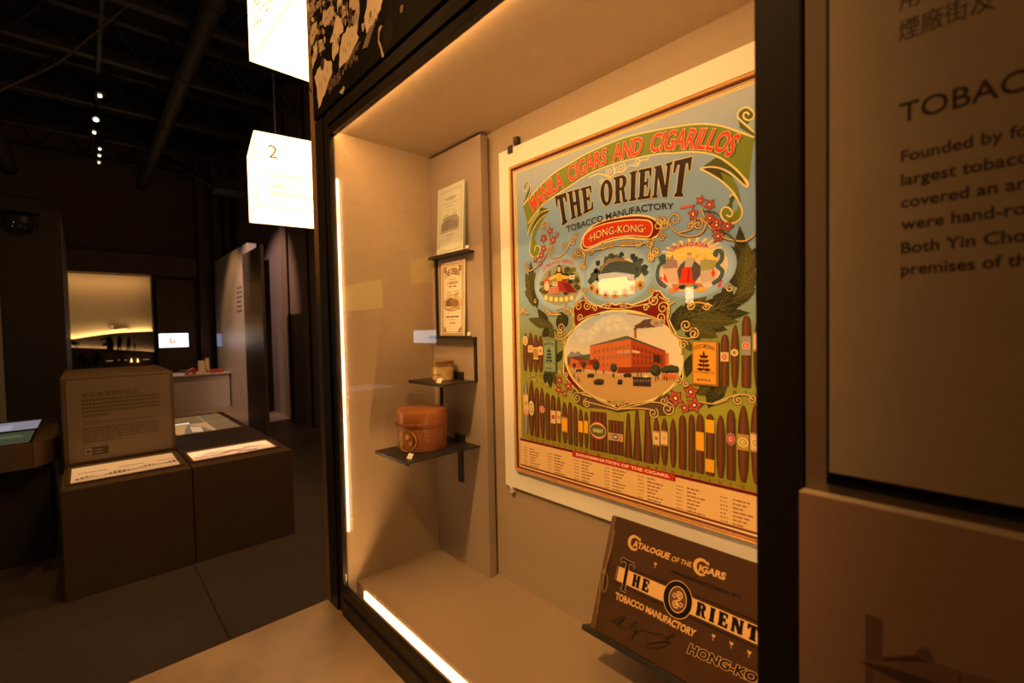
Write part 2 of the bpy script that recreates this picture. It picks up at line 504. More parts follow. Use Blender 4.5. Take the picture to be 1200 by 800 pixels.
# header over the far display
struct(MB().box(-12.6, -12.3, -1.6, 1.3, 2.76, 3.2).build('trim_1', M['wall_dark'], bevel=0.01))
# ribs on the far end of the right wall
for k, (a, b) in enumerate(((1.33, 1.5), (1.62, 1.78), (1.85, 1.95))):
    struct(MB().box(-12.6, -12.3 + k * 0.05, a, b, 0, 5.6).build('trim_%d' % (k + 2), M['wall_dark'], bevel=0.01))
for k, x in enumerate((-8.3, -7.35, -6.6)):
    struct(MB().box(x - 0.02, x + 0.02, 1.955, 1.985, 0, 5.6).build('trim_%d' % (k + 5), M['black']))
# dark wall end on the left of the display
t = MB().box(-9.6, -7.0, -4.5, -0.745, 0, 2.86)
struct(t.build('wall_middle', mat('brown_black_wall_paint', (0.035, 0.022, 0.012), 0.6, noise=0.08, scale=4)))

# partition wall that holds the case
pwm = mat('brown_partition_paint', (0.22, 0.15, 0.095), 0.55, noise=0.04, scale=8)
struct(MB().box(-1.606, 3.4, 0.0125, 0.52, 2.2055, 4.4).build('wall_upper', pwm))     # above the case
struct(MB().box(-1.606, -0.16, 0.10, 0.52, 0, 0.5475).build('wall_lower', pwm))       # below
struct(MB().box(-0.158, 3.4, 0.0125, 0.52, 0.5485, 2.2045).build('wall_end', pwm))    # right of it
# slim brown strip along the open end of the partition
tag(MB().box(-1.648, -1.6085, 0.0, 0.5, 0.549, 4.4).build('edge_strip', mat('brown_edge_strip', (0.20, 0.13, 0.08), 0.45), bevel=0.002),
    'slim brown vertical strip closing the left end of the case wall', 'trim strip')

# stone ledge in front of the case
tag(MB().box(-1.637, 3.3, -0.66, 0.0985, 0, 0.548).build('stone_ledge', M['ledge'], bevel=0.004),
    'long low polished brown stone ledge under the glass case', 'ledge')

# ------------------------------------------------------------------ display case
XL, XR, ZB, ZT, YB = -1.506, -0.205, 0.643, 2.155, 0.4287
case = thing('display_case', 'large glazed museum case with dark metal frame and glowing light strips', 'display case', (-0.86, 0.2, 0.60))
MB().box(XL - 0.09, XR + 0.04, YB, YB + 0.03, 0.60, 2.20).build('back_wall', M['case'], case)
MB().box(-1.183, XR, YB - 0.004, YB, ZB, ZT).build('back_board', M['backwall'], case)
MB().box(XL - 0.03, XL, 0.024, YB, 0.60, 2.20).build('end_panel', M['case'], case)
MB().box(XR, XR + 0.03, 0.024, YB, 0.60, 2.20).build('end_panel', M['case'], case)
MB().box(XL, XR, 0.024, YB, ZT, ZT + 0.03).build('top_panel', M['case'], case)
MB().box(XL, XR, 0.052, YB, 0.606, ZB).build('platform', mat('beige_platform', (0.26, 0.195, 0.135), 0.6, noise=0.03, scale=40, spec=0.25), case, bevel=0.001)
MB().box(XL, XR, 0.024, 0.052, 0.595, 0.605).build('light_trough', M['liner'], case)
def frame_bar(name, x0, x1, z0, z1, vertical, inner):
    b = MB()
    if vertical:
        xm = x0 + (x1 - x0) * (0.62 if inner > 0 else 0.3)
        if inner > 0:
            b.box(x0, xm, 0.0, 0.022, z0, z1).box(xm + 0.002, x1, 0.006, 0.022, z0, z1).box(xm, xm + 0.002, 0.012, 0.022, z0, z1)
        else:
            b.box(x0, x1, 0.0, 0.022, z0, z1)
    else:
        zm = z0 + (z1 - z0) * (0.45 if inner > 0 else 0.4)
        if inner > 0:    # top rail: the step sits at its lower side
            b.box(x0, x1, 0.0, 0.022, zm, z1).box(x0, x1, 0.006, 0.022, z0, zm - 0.002).box(x0, x1, 0.012, 0.022, zm - 0.002, zm)
        else:
            zm = z1 - (z1 - z0) * 0.42
            b.box(x0, x1, 0.0, 0.022, z0, zm).box(x0, x1, 0.006, 0.022, zm + 0.002, z1).box(x0, x1, 0.012, 0.022, zm, zm + 0.002)
    return b.build(name, M['dark_metal'], case, bevel=0.0012)
frame_bar('frame_post', -1.607, XL - 0.001, 0.548, 2.205, True, 1)
frame_bar('frame_post', -0.208, -0.160, 0.548, 2.205, True, -1)
frame_bar('frame_rail', XL - 0.001, -0.208, 2.137, 2.205, False, 1)
frame_bar('frame_rail', XL - 0.001, -0.208, 0.548, 0.638, False, -1)
ln = MB()
ln.box(XL - 0.02, XL, 0.022, 0.0245, 0.60, 2.16).box(XR, XR + 0.02, 0.022, 0.0245, 0.60, 2.16)
ln.box(XL, XR, 0.022, 0.0245, 2.137, 2.17)
ln.box(XL, XR, 0.022, 0.0245, 0.60, 0.638)
ln.build('frame_liner', M['liner'], case)
MB().box(XL, -0.208, 0.0135, 0.0195, 0.638, 2.137).build('glass_pane', M['glass'], case)
MB().box(XL + 0.012, XR - 0.012, 0.0252, 0.032, 2.1505, 2.1545).build('light_strip', M['led'], case)
MB().box(XL + 0.0005, XL + 0.0045, 0.027, 0.0305, 0.826, 2.0).build('light_strip', M['led_side'], case)
MB().box(XR - 0.0045, XR - 0.0005, 0.0265, 0.0335, 0.826, 2.0).build('light_strip', M['led_side'], case)
MB().box(-1.44, XR - 0.05, 0.0475, 0.0518, 0.612, 0.637).build('light_strip', M['led_bot'], case)

# mounting board with the small exhibits
YP = 0.386
tag(MB().box(XL + 0.001, -1.194, YP, 0.4165, ZB, 2.145).build('mounting_board', M['board'], bevel=0.0015),
    'tall taupe board standing in the left corner of the case, carrying small shelves', 'board')

# ------------------------------------------------------------------ shelves on the board
def leaflet_rail(label, xa, xb, z, leg):
    t = thing('leaflet_rail', label, 'shelf', ((xa + xb) / 2, YP, z))
    MB().box(xa, xb, YP - 0.026, YP, z - 0.007, z).box(xa, xb, YP - 0.026, YP - 0.023, z, z + 0.005).build('rail', M['black_metal'], t, bevel=0.0008)
    x, z0 = leg
    MB().box(x, x + 0.010, YP - 0.008, YP, z0, z - 0.007).build('upright', M['black_metal'], t)
    return t
leaflet_rail('thin black rail under the pale grey leaflet', -1.489, -1.238, 1.766, (-1.472, 1.4705))
leaflet_rail('thin black rail under the cream leaflet, its leg running down to the tin', -1.492, -1.234, 1.4700, (-1.246, 1.3205))
def shelf(label, x0, x1, y0, z, stub, tongue, tz):
    t = thing('bracket_shelf', label, 'shelf', ((x0 + x1) / 2, YP, z))
    MB().box(x0, x1, y0, YP, z - 0.004, z).box(x0, x1, y0 - 0.001, y0 + 0.0025, z - 0.010, z).build('plate', M['black_metal'], t, bevel=0.0006)
    MB().box(stub[0], stub[1], YP - 0.012, YP, z, z + 0.026).build('back_stop', M['black_metal'], t, bevel=0.0006)
    b = MB().box(tongue[0], tongue[1], YP - 0.006, YP, tz, z - 0.004)
    for q in (0.25, 0.75):
        zz = tz + (z - tz) * q * 0.6
        b.lathe(0, 0, [(0.0035, 0), (0.0035, 0.002), (0.001, 0.0025)], 12)
        c = Vector(((tongue[0] + tongue[1]) / 2, YP - 0.006, zz))
        for i in range(len(b.v) - 36, len(b.v)):
            p = b.v[i]; b.v[i] = c + Vector((p.x, -p.z, p.y))
    b.build('tongue', M['black_metal'], t)
    return t
shelf('small black shelf carrying the round tin', -1.461, -1.238, 0.248, 1.319, (-1.367, -1.314), (-1.461, -1.449), 1.212)
shelf('deeper black shelf carrying the big round leather box', -1.447, -1.231, 0.105, 1.095, (-1.367, -1.314), (-1.356, -1.330), 0.945)

# ------------------------------------------------------------------ leaflets
paper = mat('aged_paper', (0.72, 0.66, 0.52), 0.8, noise=0.05, scale=60)
paper2 = mat('grey_green_paper', (0.56, 0.60, 0.52), 0.8, noise=0.05, scale=60)
def leaflet(name, label, x0, x1, z0, z1, lean, fold, paper_m):
    """folded sheet leaning on the board: front leaf, back leaf; returns the thing and its Art plane"""
    t = thing(name, label, 'leaflet', ((x0 + x1) / 2, YP - lean, z0))
    up = Vector((0, lean - 0.003, z1 - z0)).normalized()
    h = (Vector((0, lean - 0.003, z1 - z0))).length
    n = Vector((0, -up.z, up.y))
    o = Vector((x0, YP - lean, z0))
    w = x1 - x0
    b = MB(); k = 12
    def sheet(gap, curl):
        vs = []; fs = []
        for j in range(k + 1):
            u = j / k
            for q in (0.0, 0.0006):
                for v in (0, h):
                    vs.append(o + Vector((w * u, 0, 0)) + up * v + n * (gap * u + curl * sin(pi * u) + q))
        for j in range(k):
            a = j * 4; c = a + 4
            fs += [(a, c, c + 1, a + 1), (a + 2, a + 3, c + 3, c + 2), (a, a + 2, c + 2, c), (a + 1, c + 1, c + 3, a + 3)]
        fs += [(0, 1, 3, 2), (k * 4, k * 4 + 2, k * 4 + 3, k * 4 + 1)]
        return MB().add(vs, fs)
    sheet(0.0, 0.0).build('back_leaf', paper_m, t)
    f = sheet(fold, 0.0); f.v = [p + n * 0.0015 for p in f.v]
    t = f.build('front_leaf', paper_m, t)
    ex = (Vector((w, 0, 0)) + n * fold).normalized()
    return t, Art(o + n * 0.0024, ex, up, n), (Vector((w, 0, 0)) + n * fold).length, h
t, A_, w, h = leaflet('folded_leaflet', 'pale grey-green folded leaflet with a grey building picture on the top rail', -1.440, -1.270, 1.7665, 2.012, 0.016, 0.006, paper2)
ink = (0.16, 0.17, 0.15); ink2 = (0.30, 0.30, 0.26)
def frame(A, x0, y0, x1, y1, tw, c, ly):
    A.rect(x0, y0, x1, y0 + tw, c, ly); A.rect(x0, y1 - tw, x1, y1, c, ly); A.rect(x0, y0 + tw, x0 + tw, y1 - tw, c, ly); A.rect(x1 - tw, y0 + tw, x1, y1 - tw, c, ly)
def dashes(A, x0, x1, y, hgt, c, ly, seed, align='l', wl=(0.004, 0.014), gap=0.003):
    rr = random.Random(seed); x = x0
    while x < x1 - 0.002:
        q = min(x1, x + rr.uniform(*wl))
        A.rect(x, y, q, y + hgt, c, ly); x = q + gap
frame(A_, 0.016, 0.012, w - 0.014, h - 0.018, 0.0014, ink, 1)
A_.text('"THE ORIENT"', w / 2, h - 0.052, 0.010, ink, 1, 0.02, 0.076, 'c')
dashes(A_, 0.032, w - 0.034, h - 0.064, 0.003, ink2, 1, 1)
dashes(A_, 0.06, w - 0.06, h - 0.075, 0.003, ink2, 1, 2)
dashes(A_, 0.078, w - 0.078, h - 0.088, 0.002, ink2, 1, 3)
dashes(A_, 0.044, 0.075, h - 0.106, 0.003, ink2, 1, 4); dashes(A_, 0.098, 0.128, h - 0.104, 0.003, ink2, 1, 5)
dashes(A_, 0.034, w - 0.036, h - 0.115, 0.003, ink2, 1, 6)
A_.poly([(0.026, 0.078), (w - 0.030, 0.082), (w - 0.028, 0.120), (w - 0.05, 0.138), (0.05, 0.136), (0.028, 0.112)], (0.30, 0.29, 0.24), 1)
A_.poly([(0.034, 0.086), (0.030, 0.110), (0.075, 0.126), (0.130, 0.112), (0.132, 0.090)], (0.19, 0.18, 0.15), 2)
A_.poly([(0.075, 0.126), (0.075, 0.088), (0.130, 0.092), (0.130, 0.112)], (0.24, 0.23, 0.19), 3)
for r_ in range(3):
    for c_ in range(5):
        A_.rect(0.038 + c_ * 0.007, 0.092 + r_ * 0.008, 0.041 + c_ * 0.007, 0.096 + r_ * 0.008, (0.36, 0.35, 0.3), 4)
A_.poly([(0.026, 0.078), (w - 0.030, 0.082), (w - 0.030, 0.090), (0.026, 0.088)], (0.36, 0.35, 0.29), 5)
dashes(A_, 0.058, 0.112, 0.067, 0.003, ink, 1, 8); dashes(A_, 0.066, 0.104, 0.059, 0.0022, ink2, 1, 9); dashes(A_, 0.07, 0.1, 0.051, 0.0022, ink2, 1, 10)
dashes(A_, 0.026, 0.06, 0.018, 0.002, ink2, 1, 11)
A_.build('front_print', M['ink'], t)

t, A_, w, h = leaflet('folded_leaflet', 'cream leaflet with ornate brown border and factory engraving on the lower rail', -1.430, -1.284, 1.4705, 1.742, 0.013, 0.002, paper)
br = (0.17, 0.10, 0.05); br2 = (0.36, 0.25, 0.12)
frame(A_, 0.006, 0.005, w - 0.006, h - 0.005, 0.0016, br, 1)
frame(A_, 0.010, 0.009, w - 0.010, h - 0.009, 0.004, br2, 1)
frame(A_, 0.017, 0.017, w - 0.017, h - 0.017, 0.0012, br, 1)
for cx, cy, sx, sy in ((0.018, 0.018, 1, 1), (w - 0.018, 0.018, -1, 1), (0.018, h - 0.018, 1, -1), (w - 0.018, h - 0.018, -1, -1)):
    A_.poly([(cx, cy), (cx + 0.022 * sx, cy), (cx + 0.012 * sx, cy + 0.010 * sy), (cx, cy + 0.022 * sy)], br2, 2)
    A_.spiral(cx + 0.010 * sx, cy + 0.010 * sy, 0.007, 1.4, 0, sx * sy, 0.0014, br, 3)
cxl = w / 2
A_.text_path('THE ORIENT', [(0.024, h - 0.058), (cxl, h - 0.046), (w - 0.024, h - 0.058)], [(0.024, h - 0.034), (cxl, h - 0.024), (w - 0.024, h - 0.034)], br, 2, 0.035)
dashes(A_, 0.05, w - 0.05, h - 0.066, 0.0028, br2, 1, 21)
A_.text('L. INGENOHL', cxl, h - 0.082, 0.010, br, 2, 0.02, 0.07, 'c')
dashes(A_, 0.05, w - 0.05, h - 0.092, 0.004, br, 1, 22)
dashes(A_, 0.034, 0.062, h - 0.112, 0.003, br2, 1, 23); dashes(A_, 0.084, 0.112, h - 0.110, 0.003, br2, 1, 24)
dashes(A_, 0.030, w - 0.030, h - 0.121, 0.003, br2, 1, 25)
A_.ell(cxl, 0.122, 0.056, 0.030, br2, 2); A_.ell(cxl, 0.123, 0.053, 0.028, (0.62, 0.5, 0.3), 3)
A_.poly([(0.032, 0.112), (0.030, 0.130), (0.06, 0.142), (0.112, 0.128), (0.114, 0.108)], br, 4)
A_.poly([(0.06, 0.139), (0.06, 0.110), (0.110, 0.110), (0.111, 0.126)], (0.28, 0.17, 0.08), 5)
for r_ in range(3):
    for c_ in range(6): A_.rect(0.063 + c_ * 0.008, 0.112 + r_ * 0.008, 0.066 + c_ * 0.008, 0.117 + r_ * 0.008, br, 6)
A_.rect(0.092, 0.134, 0.096, 0.150, br, 5); A_.stroke([(0.094, 0.150), (0.102, 0.154), (0.112, 0.153)], 0.005, br2, 5)
for k in range(8): A_.ell(0.030 + k * 0.0125, 0.102 - 0.004 * sin(k), 0.004, 0.003, br, 6, 8)
dashes(A_, 0.034, 0.112, 0.070, 0.005, br, 1, 27, wl=(0.01, 0.03))
dashes(A_, 0.05, 0.096, 0.060, 0.0025, br2, 1, 28)
dashes(A_, 0.056, 0.09, 0.048, 0.004, br, 1, 29)
A_.build('front_print', M['ink'], t)

# ------------------------------------------------------------------ number tags
tagm = mat('white_tag_card', (0.78, 0.74, 0.66), 0.6)
def number_tag(label, o, ax, up, dpt):
    t = thing('number_tag', label, 'tag', o, 'small number tags on the shelves')
    t = MB().obox(o, ax, up, dpt).build('card', tagm, t, bevel=0.0008)
    ax, up, dpt = Vector(ax), Vector(up), Vector(dpt)
    A = Art(Vector(o) - dpt.normalized() * 0.0003, ax.normalized(), up.normalized(), -dpt.normalized())
    A.ell(ax.length * 0.5, up.length * 0.5, ax.length * 0.10, up.length * 0.14, (0.3, 0.27, 0.22), 0, 12)
    A.build('print', M['ink'], t)
number_tag('tiny pale tag at the right end of the top rail', (-1.262, YP - 0.022, 1.7662), (0.014, 0, 0), (0, 0.003, 0.017), (0, 0.004, 0))
number_tag('tiny pale tag at the right end of the lower rail', (-1.264, YP - 0.022, 1.4702), (0.014, 0, 0), (0, 0.003, 0.017), (0, 0.004, 0))
number_tag('tiny white tag on the shelf edge before the tin', (-1.307, 0.262, 1.3193), (0.018, 0.006, 0), (-0.002, 0.010, 0.014), (0, 0.003, -0.0004))
number_tag('tiny white tag on the shelf edge before the leather box', (-1.282, 0.128, 1.0953), (0.018, 0.006, 0), (-0.002, 0.010, 0.014), (0, 0.003, -0.0004))

# ------------------------------------------------------------------ leather box and tin
leather = mat('tan_leather', (0.30, 0.105, 0.03), 0.28, noise=0.22, scale=14, bump=0.15)
leather_d = mat('embossed_brown_leather', (0.20, 0.055, 0.02), 0.5, noise=0.3, scale=90, bump=0.6)
t = thing('round_box', 'large round tan leather box with embossed band on the lower shelf', 'box', (-1.37, 0.243, 1.0953))
cx, cy, z0 = -1.37, 0.243, 1.0953
box_body = MB().lathe(cx, cy, [(0.079, z0), (0.082, z0 + 0.001), (0.083, z0 + 0.004), (0.0835, z0 + 0.09), (0.0835, z0 + 0.093)], 72).build('body', leather, t, smooth=True)
MB().lathe(cx, cy, [(0.0855, z0 + 0.0925), (0.0862, z0 + 0.094), (0.0862, z0 + 0.129), (0.0845, z0 + 0.132), (0.080, z0 + 0.1335), (0.06, z0 + 0.1345), (0.03, z0 + 0.135)], 72).build('lid', leather, t, smooth=True)
bd = MB()
bd.lathe(cx, cy, [(0.0865, z0 + 0.082), (0.0875, z0 + 0.083), (0.0875, z0 + 0.0935), (0.0865, z0 + 0.0945)], 72)
for k in range(60):
    a = 2 * pi * k / 60
    bd.lathe(cx + 0.0875 * cos(a), cy + 0.0875 * sin(a), [(0.001, z0 + 0.0855), (0.0022, z0 + 0.0868), (0.0022, z0 + 0.090), (0.001, z0 + 0.0912)], 6)
bd.build('band', leather_d, t)
# oval picture label wrapped on the left front of the body
class Wrap(Art):
    def __init__(s, cx, cy, r, z0):
        Art.__init__(s, (0, 0, 0), (1, 0, 0), (0, 1, 0), (0, 0, 1)); s.w = (cx, cy, r, z0)
    def tri(s, pts, tris, col, ly, jit=0.0):
        cx, cy, r, z0 = s.w; n = len(s.v); rr = r + ly * 0.00015
        s.v += [Vector((cx + rr * cos(p[0] / r), cy + rr * sin(p[0] / r), z0 + p[1])) for p in pts]
        s.f += [tuple(i + n for i in t_) for t_ in tris]
        s.c += [[col[i] for i in t_] for t_ in tris] if isinstance(col, list) else [[col] * len(t_) for t_ in tris]
Wp = Wrap(cx, cy, 0.0836, z0)
a0 = radians(288) * 0.0836
Wp.ell(a0, 0.041, 0.044, 0.040, (0.10, 0.05, 0.02), 1, 40); Wp.ell(a0, 0.041, 0.041, 0.037, (0.55, 0.30, 0.08), 2, 40)
Wp.ell(a0 + 0.003, 0.037, 0.032, 0.030, (0.10, 0.05, 0.02), 3, 30)
Wp.ell(a0 + 0.006, 0.052, 0.007, 0.009, (0.62, 0.34, 0.16), 4, 16)
Wp.poly([(a0 - 0.012, 0.012), (a0 + 0.020, 0.012), (a0 + 0.014, 0.040), (a0 + 0.002, 0.045), (a0 - 0.008, 0.036)], (0.30, 0.12, 0.03), 4)
Wp.spiral(a0 + 0.018, 0.030, 0.007, 1.5, 0, 1, 0.0018, (0.7, 0.45, 0.12), 5)
Wp.stroke([(a0 - 0.020, 0.02), (a0 - 0.024, 0.045), (a0 - 0.014, 0.066)], 0.004, (0.7, 0.42, 0.12), 5)
Wp.stroke([(a0 - 0.014, 0.02), (a0 - 0.016, 0.04), (a0 - 0.010, 0.058)], 0.0025, (0.7, 0.46, 0.16), 5)
Wp.build('picture_label', M['ink_sheen'], box_body)
Wq = Wrap(cx, cy, 0.0836, z0)
b0 = radians(344) * 0.0836
dashes(Wq, b0 - 0.022, b0 + 0.03, 0.058, 0.006, (0.26, 0.07, 0.03), 1, 41, wl=(0.004, 0.009), gap=0.002)
dashes(Wq, b0 - 0.016, b0 + 0.026, 0.047, 0.004, (0.27, 0.075, 0.03), 1, 42, wl=(0.004, 0.009), gap=0.002)
Wq.build('stamped_lettering', M['ink_sheen'], box_body)

tinm = mat('tarnished_brass_tin', (0.66, 0.47, 0.20), 0.36, 0.45, noise=0.3, scale=60, bump=0.1)
t = thing('round_tin', 'small round brassy tin with dark-edged lid on the middle shelf', 'tin', (-1.367, 0.332, 1.3193))
cx, cy, z0 = -1.367, 0.332, 1.3193
tin_body = MB().lathe(cx, cy, [(0.037, z0), (0.039, z0 + 0.0015), (0.039, z0 + 0.047)], 56).build('body', tinm, t, smooth=True)
MB().lathe(cx, cy, [(0.0395, z0 + 0.0475), (0.0402, z0 + 0.0485), (0.0398, z0 + 0.050), (0.0398, z0 + 0.0655), (0.0405, z0 + 0.067), (0.0398, z0 + 0.069), (0.036, z0 + 0.0695)], 56).build(
    'lid', mat('darkened_brass_lid', (0.34, 0.21, 0.08), 0.35, 0.6, noise=0.4, scale=50), t, smooth=True)
Wt = Wrap(cx, cy, 0.0391, z0)
Wt.rect(radians(200) * 0.0391, 0.036, radians(340) * 0.0391, 0.0375, (0.3, 0.16, 0.05), 1)
dashes(Wt, radians(245) * 0.0391, radians(320) * 0.0391, 0.018, 0.005, (0.3, 0.14, 0.05), 1, 51, wl=(0.003, 0.006), gap=0.0015)
Wt.build('stamped_lettering', M['ink_sheen'], tin_body)
# ------------------------------------------------------------------ framed poster
XC = -0.687
PX0, PX1, PZ0, PZ1 = -1.0764, -0.2976, 1.0404, 2.0066
YM = 0.414
pst = thing('framed_poster', 'big colourful tobacco factory poster in gilt frame on a cream mount', 'poster', (XC, 0.42, 0.976))
MB().box(-1.135, -0.239, YM, YB - 0.0045, 0.9756, 2.069).build('mount_board', M['mat_board'], pst, bevel=0.0006)
gold_w = mat('gilt_moulding', (0.52, 0.27, 0.07), 0.42, 0.35, noise=0.2, scale=120)
maroon = mat('maroon_moulding', (0.11, 0.018, 0.012), 0.4)
slipm = mat('pale_gilt_slip', (0.80, 0.62, 0.42), 0.35, 0.3)
def ring(bld, x0, x1, z0, z1, prof, mi=0):
    """profile of (inset, y) swept round the rectangle with mitred corners"""
    vs = []; n = len(prof)
    for i, y in prof:
        vs += [(x0 + i, y, z0 + i), (x1 - i, y, z0 + i), (x1 - i, y, z1 - i), (x0 + i, y, z1 - i)]
    fs = [(a * 4 + k, a * 4 + (k + 1) % 4, (a + 1) * 4 + (k + 1) % 4, (a + 1) * 4 + k) for a in range(n - 1) for k in range(4)]
    bld.add(vs, fs, mi); return bld
ring(MB(), PX0, PX1, PZ0, PZ1, [(0, YM), (0, YM - 0.010), (0.0015, YM - 0.0125), (0.0035, YM - 0.011), (0.0055, YM - 0.011), (0.0075, YM - 0.0125), (0.009, YM - 0.010), (0.009, YM)]).build('moulding', gold_w, pst)
ring(MB(), PX0, PX1, PZ0, PZ1, [(0.009, YM - 0.0095), (0.011, YM - 0.006), (0.0135, YM - 0.0045), (0.0135, YM)]).build('cove', maroon, pst)
ring(MB(), PX0, PX1, PZ0, PZ1, [(0.0135, YM - 0.0045), (0.0142, YM - 0.0055), (0.0155, YM - 0.0045), (0.0155, YM)]).build('slip', slipm, pst)
bead = MB()
def beadrow(a, b):
    a, b = Vector(a), Vector(b); n = int((b - a).length / 0.0055)
    for k in range(n + 1):
        p = a.lerp(b, k / n); r = 0.0013
        bead.add([p + Vector((r, 0, 0)), p + Vector((0, 0, r)), p - Vector((r, 0, 0)), p - Vector((0, 0, r)), p + Vector((0, -r, 0))], [(0, 1, 4), (1, 2, 4), (2, 3, 4), (3, 0, 4)])
i_ = 0.0045; yb_ = YM - 0.0111
for q in (((PX0 + i_, yb_, PZ0 + i_), (PX1 - i_, yb_, PZ0 + i_)), ((PX0 + i_, yb_, PZ1 - i_), (PX1 - i_, yb_, PZ1 - i_)), ((PX0 + i_, yb_, PZ0 + i_), (PX0 + i_, yb_, PZ1 - i_)), ((PX1 - i_, yb_, PZ0 + i_), (PX1 - i_, yb_, PZ1 - i_))): beadrow(*q)
o = bead.build('beading', slipm, next(c for c in pst.children if c.name.startswith('moulding'))); o['kind'] = 'stuff'

YA = YM - 0.001
A = Art((0, YA, 0), (1, 0, 0), (0, 0, 1), (0, -1, 0))
def pp(px, py):
    p = at(px, py, 1, YA); return (p.x, p.z)
def MP(pts, ox=0, oy=0, sc=1.0):
    """zoomed-photo coordinates -> sheet coordinates"""
    return [pp(ox + x / sc, oy + y / sc) for x, y in pts]
gold = alb(245, 175, 70); goldd = alb(190, 115, 35); gdk = alb(90, 50, 18); redc = alb(216, 40, 6); red2 = alb(118, 14, 3)
sky = alb(172, 141, 92); skyb = alb(140, 134, 100); olive = alb(148, 112, 18, 1.02); oliv2 = alb(140, 98, 13, 1.05)
leafc = alb(78, 58, 12); leafd = alb(48, 34, 7); leafl = alb(112, 92, 26); brown = alb(112, 50, 13, 1.05); browd = alb(70, 22, 3, 1.05); cream = alb(222, 140, 56, 1.1)
X0, X1, Z0, Z1 = PX0 + 0.0155, PX1 - 0.0155, PZ0 + 0.0155, PZ1 - 0.0155
A.rect(X0, Z0, X1, Z1, goldd, 0)
bw_ = 0.008
ax0, ax1, az1 = X0 + bw_, X1 - bw_, Z1 - bw_
A.rect(X0 + 0.0012, Z0, X1 - 0.0012, Z1 - 0.0012, gold, 1)
A.rect(X0 + 0.0042, Z0, X1 - 0.0042, Z1 - 0.0042, red2, 2)
A.rect(X0 + 0.0054, Z0, X1 - 0.0054, Z1 - 0.0054, gold, 3)
zt_ = 1.141
A.grad(ax0, ax1, [(zt_, oliv2), (1.30, olive), (1.46, alb(140, 114, 36)), (1.54, alb(138, 126, 74)), (1.66, skyb), (1.82, skyb), (az1, sky)], 4)
# table of sizes at the foot
A.rect(X0 + 0.001, Z0 + 0.001, X1 - 0.001, zt_ - 0.002, cream, 4)
A.rect(X0 + 0.002, zt_ - 0.003, X1 - 0.002, zt_ + 0.005, red2, 5)
A.rect(X0 + 0.002, zt_ + 0.004, X1 - 0.002, zt_ + 0.0055, goldd, 6)
A.rect(X0 + 0.001, Z0 + 0.0005, X1 - 0.001, Z0 + 0.006, albw(120, 55, 20), 5)
tx = albw(150, 95, 45)
for c_ in range(7):
    bx = X0 + 0.018 + c_ * 0.103
    for r_ in range(8 if c_ not in (2, 3) else 7):
        zz = zt_ - 0.024 - r_ * 0.0088
        dashes(A, bx, bx + 0.016, zz, 0.0028, tx, 6, 100 + c_ * 11 + r_, wl=(0.002, 0.005), gap=0.0025)
        dashes(A, bx + 0.026, bx + 0.048 + 0.02 * ((r_ * 7 + c_) % 4) / 3, zz, 0.0032, tx, 6, 300 + c_ * 11 + r_, wl=(0.005, 0.014), gap=0.002)
dl = pp(671, 531); dr = pp(791, 561)
A.rect(-0.844, 1.127, -0.530, 1.1445, albw(120, 20, 8), 8)
A.rect(-0.842, 1.128, -0.532, 1.1435, redc, 9)
A.text('DENOMINATION OF THE CIGARS.', XC, 1.1325, 0.007, albw(245, 190, 130), 10, 0.03, 0.285, 'c')
# ---- cigars
def cigar(xt, zt2, xb, zb, hw, kind='cigar', ly=8, c1=brown, c2=browd):
    P = []
    if kind == 'cone': ks = [(0, .22), (.02, .3), (1, 1)]
    elif kind == 'flat': ks = [(0, .15), (.025, .5), (.06, .75), (.14, .95), (.3, 1), (.9, 1), (.985, .92), (1, .8)]
    else: ks = [(0, .04), (.03, .3), (.08, .55), (.18, .82), (.35, 1), (.6, 1), (.82, .85), (.94, .6), (1, .35)]
    def ptx(k): return (xt + (xb - xt) * k, zt2 + (zb - zt2) * k)
    lft = []; rgt = []; mid = []
    for k, w in ks:
        x, z = ptx(k); lft.append((x - hw * w, z)); rgt.append((x + hw * w, z)); mid.append((x - hw * w * 0.1, z))
    n = len(ks)
    sh = [(p[0] + 0.0022, p[1] - 0.001) for p in lft + rgt[::-1]]
    A.poly(sh, albw(70, 70, 14), ly - 1)
    A.tri(lft + mid + rgt, [(i, n + i, n + i + 1, i + 1) for i in range(n - 1)] + [(n + i, 2 * n + i, 2 * n + i + 1, n + i + 1) for i in range(n - 1)], [c2] * n + [c1] * n + [c2] * n, ly)
    return ptx
def band(pt, k, hw, hh, col, ly=10, edge=None):
    x, z = pt(k)
    A.rect(x - hw, z - hh, x + hw, z + hh, col, ly)
    if edge:
        A.rect(x - hw, z - hh, x + hw, z - hh * 0.8, edge, ly + 1); A.rect(x - hw, z + hh * 0.8, x + hw, z + hh, edge, ly + 1)
def seal(pt, k, r, c1, c2, c3, ly=10, ry=None):
    x, z = pt(k); ry = ry or r
    A.ell(x, z, r, ry, c1, ly, 20); A.ell(x, z, r * 0.76, ry * 0.76, c2, ly + 1, 18)
    A.ell(x, z, r * 0.45, ry * 0.45, c3, ly + 2, 12); A.ell(x + r * 0.1, z, r * 0.22, ry * 0.22, c2, ly + 3, 10)
yel = albw(235, 150, 20); pale = albw(225, 165, 95); rr_ = albw(200, 60, 35)
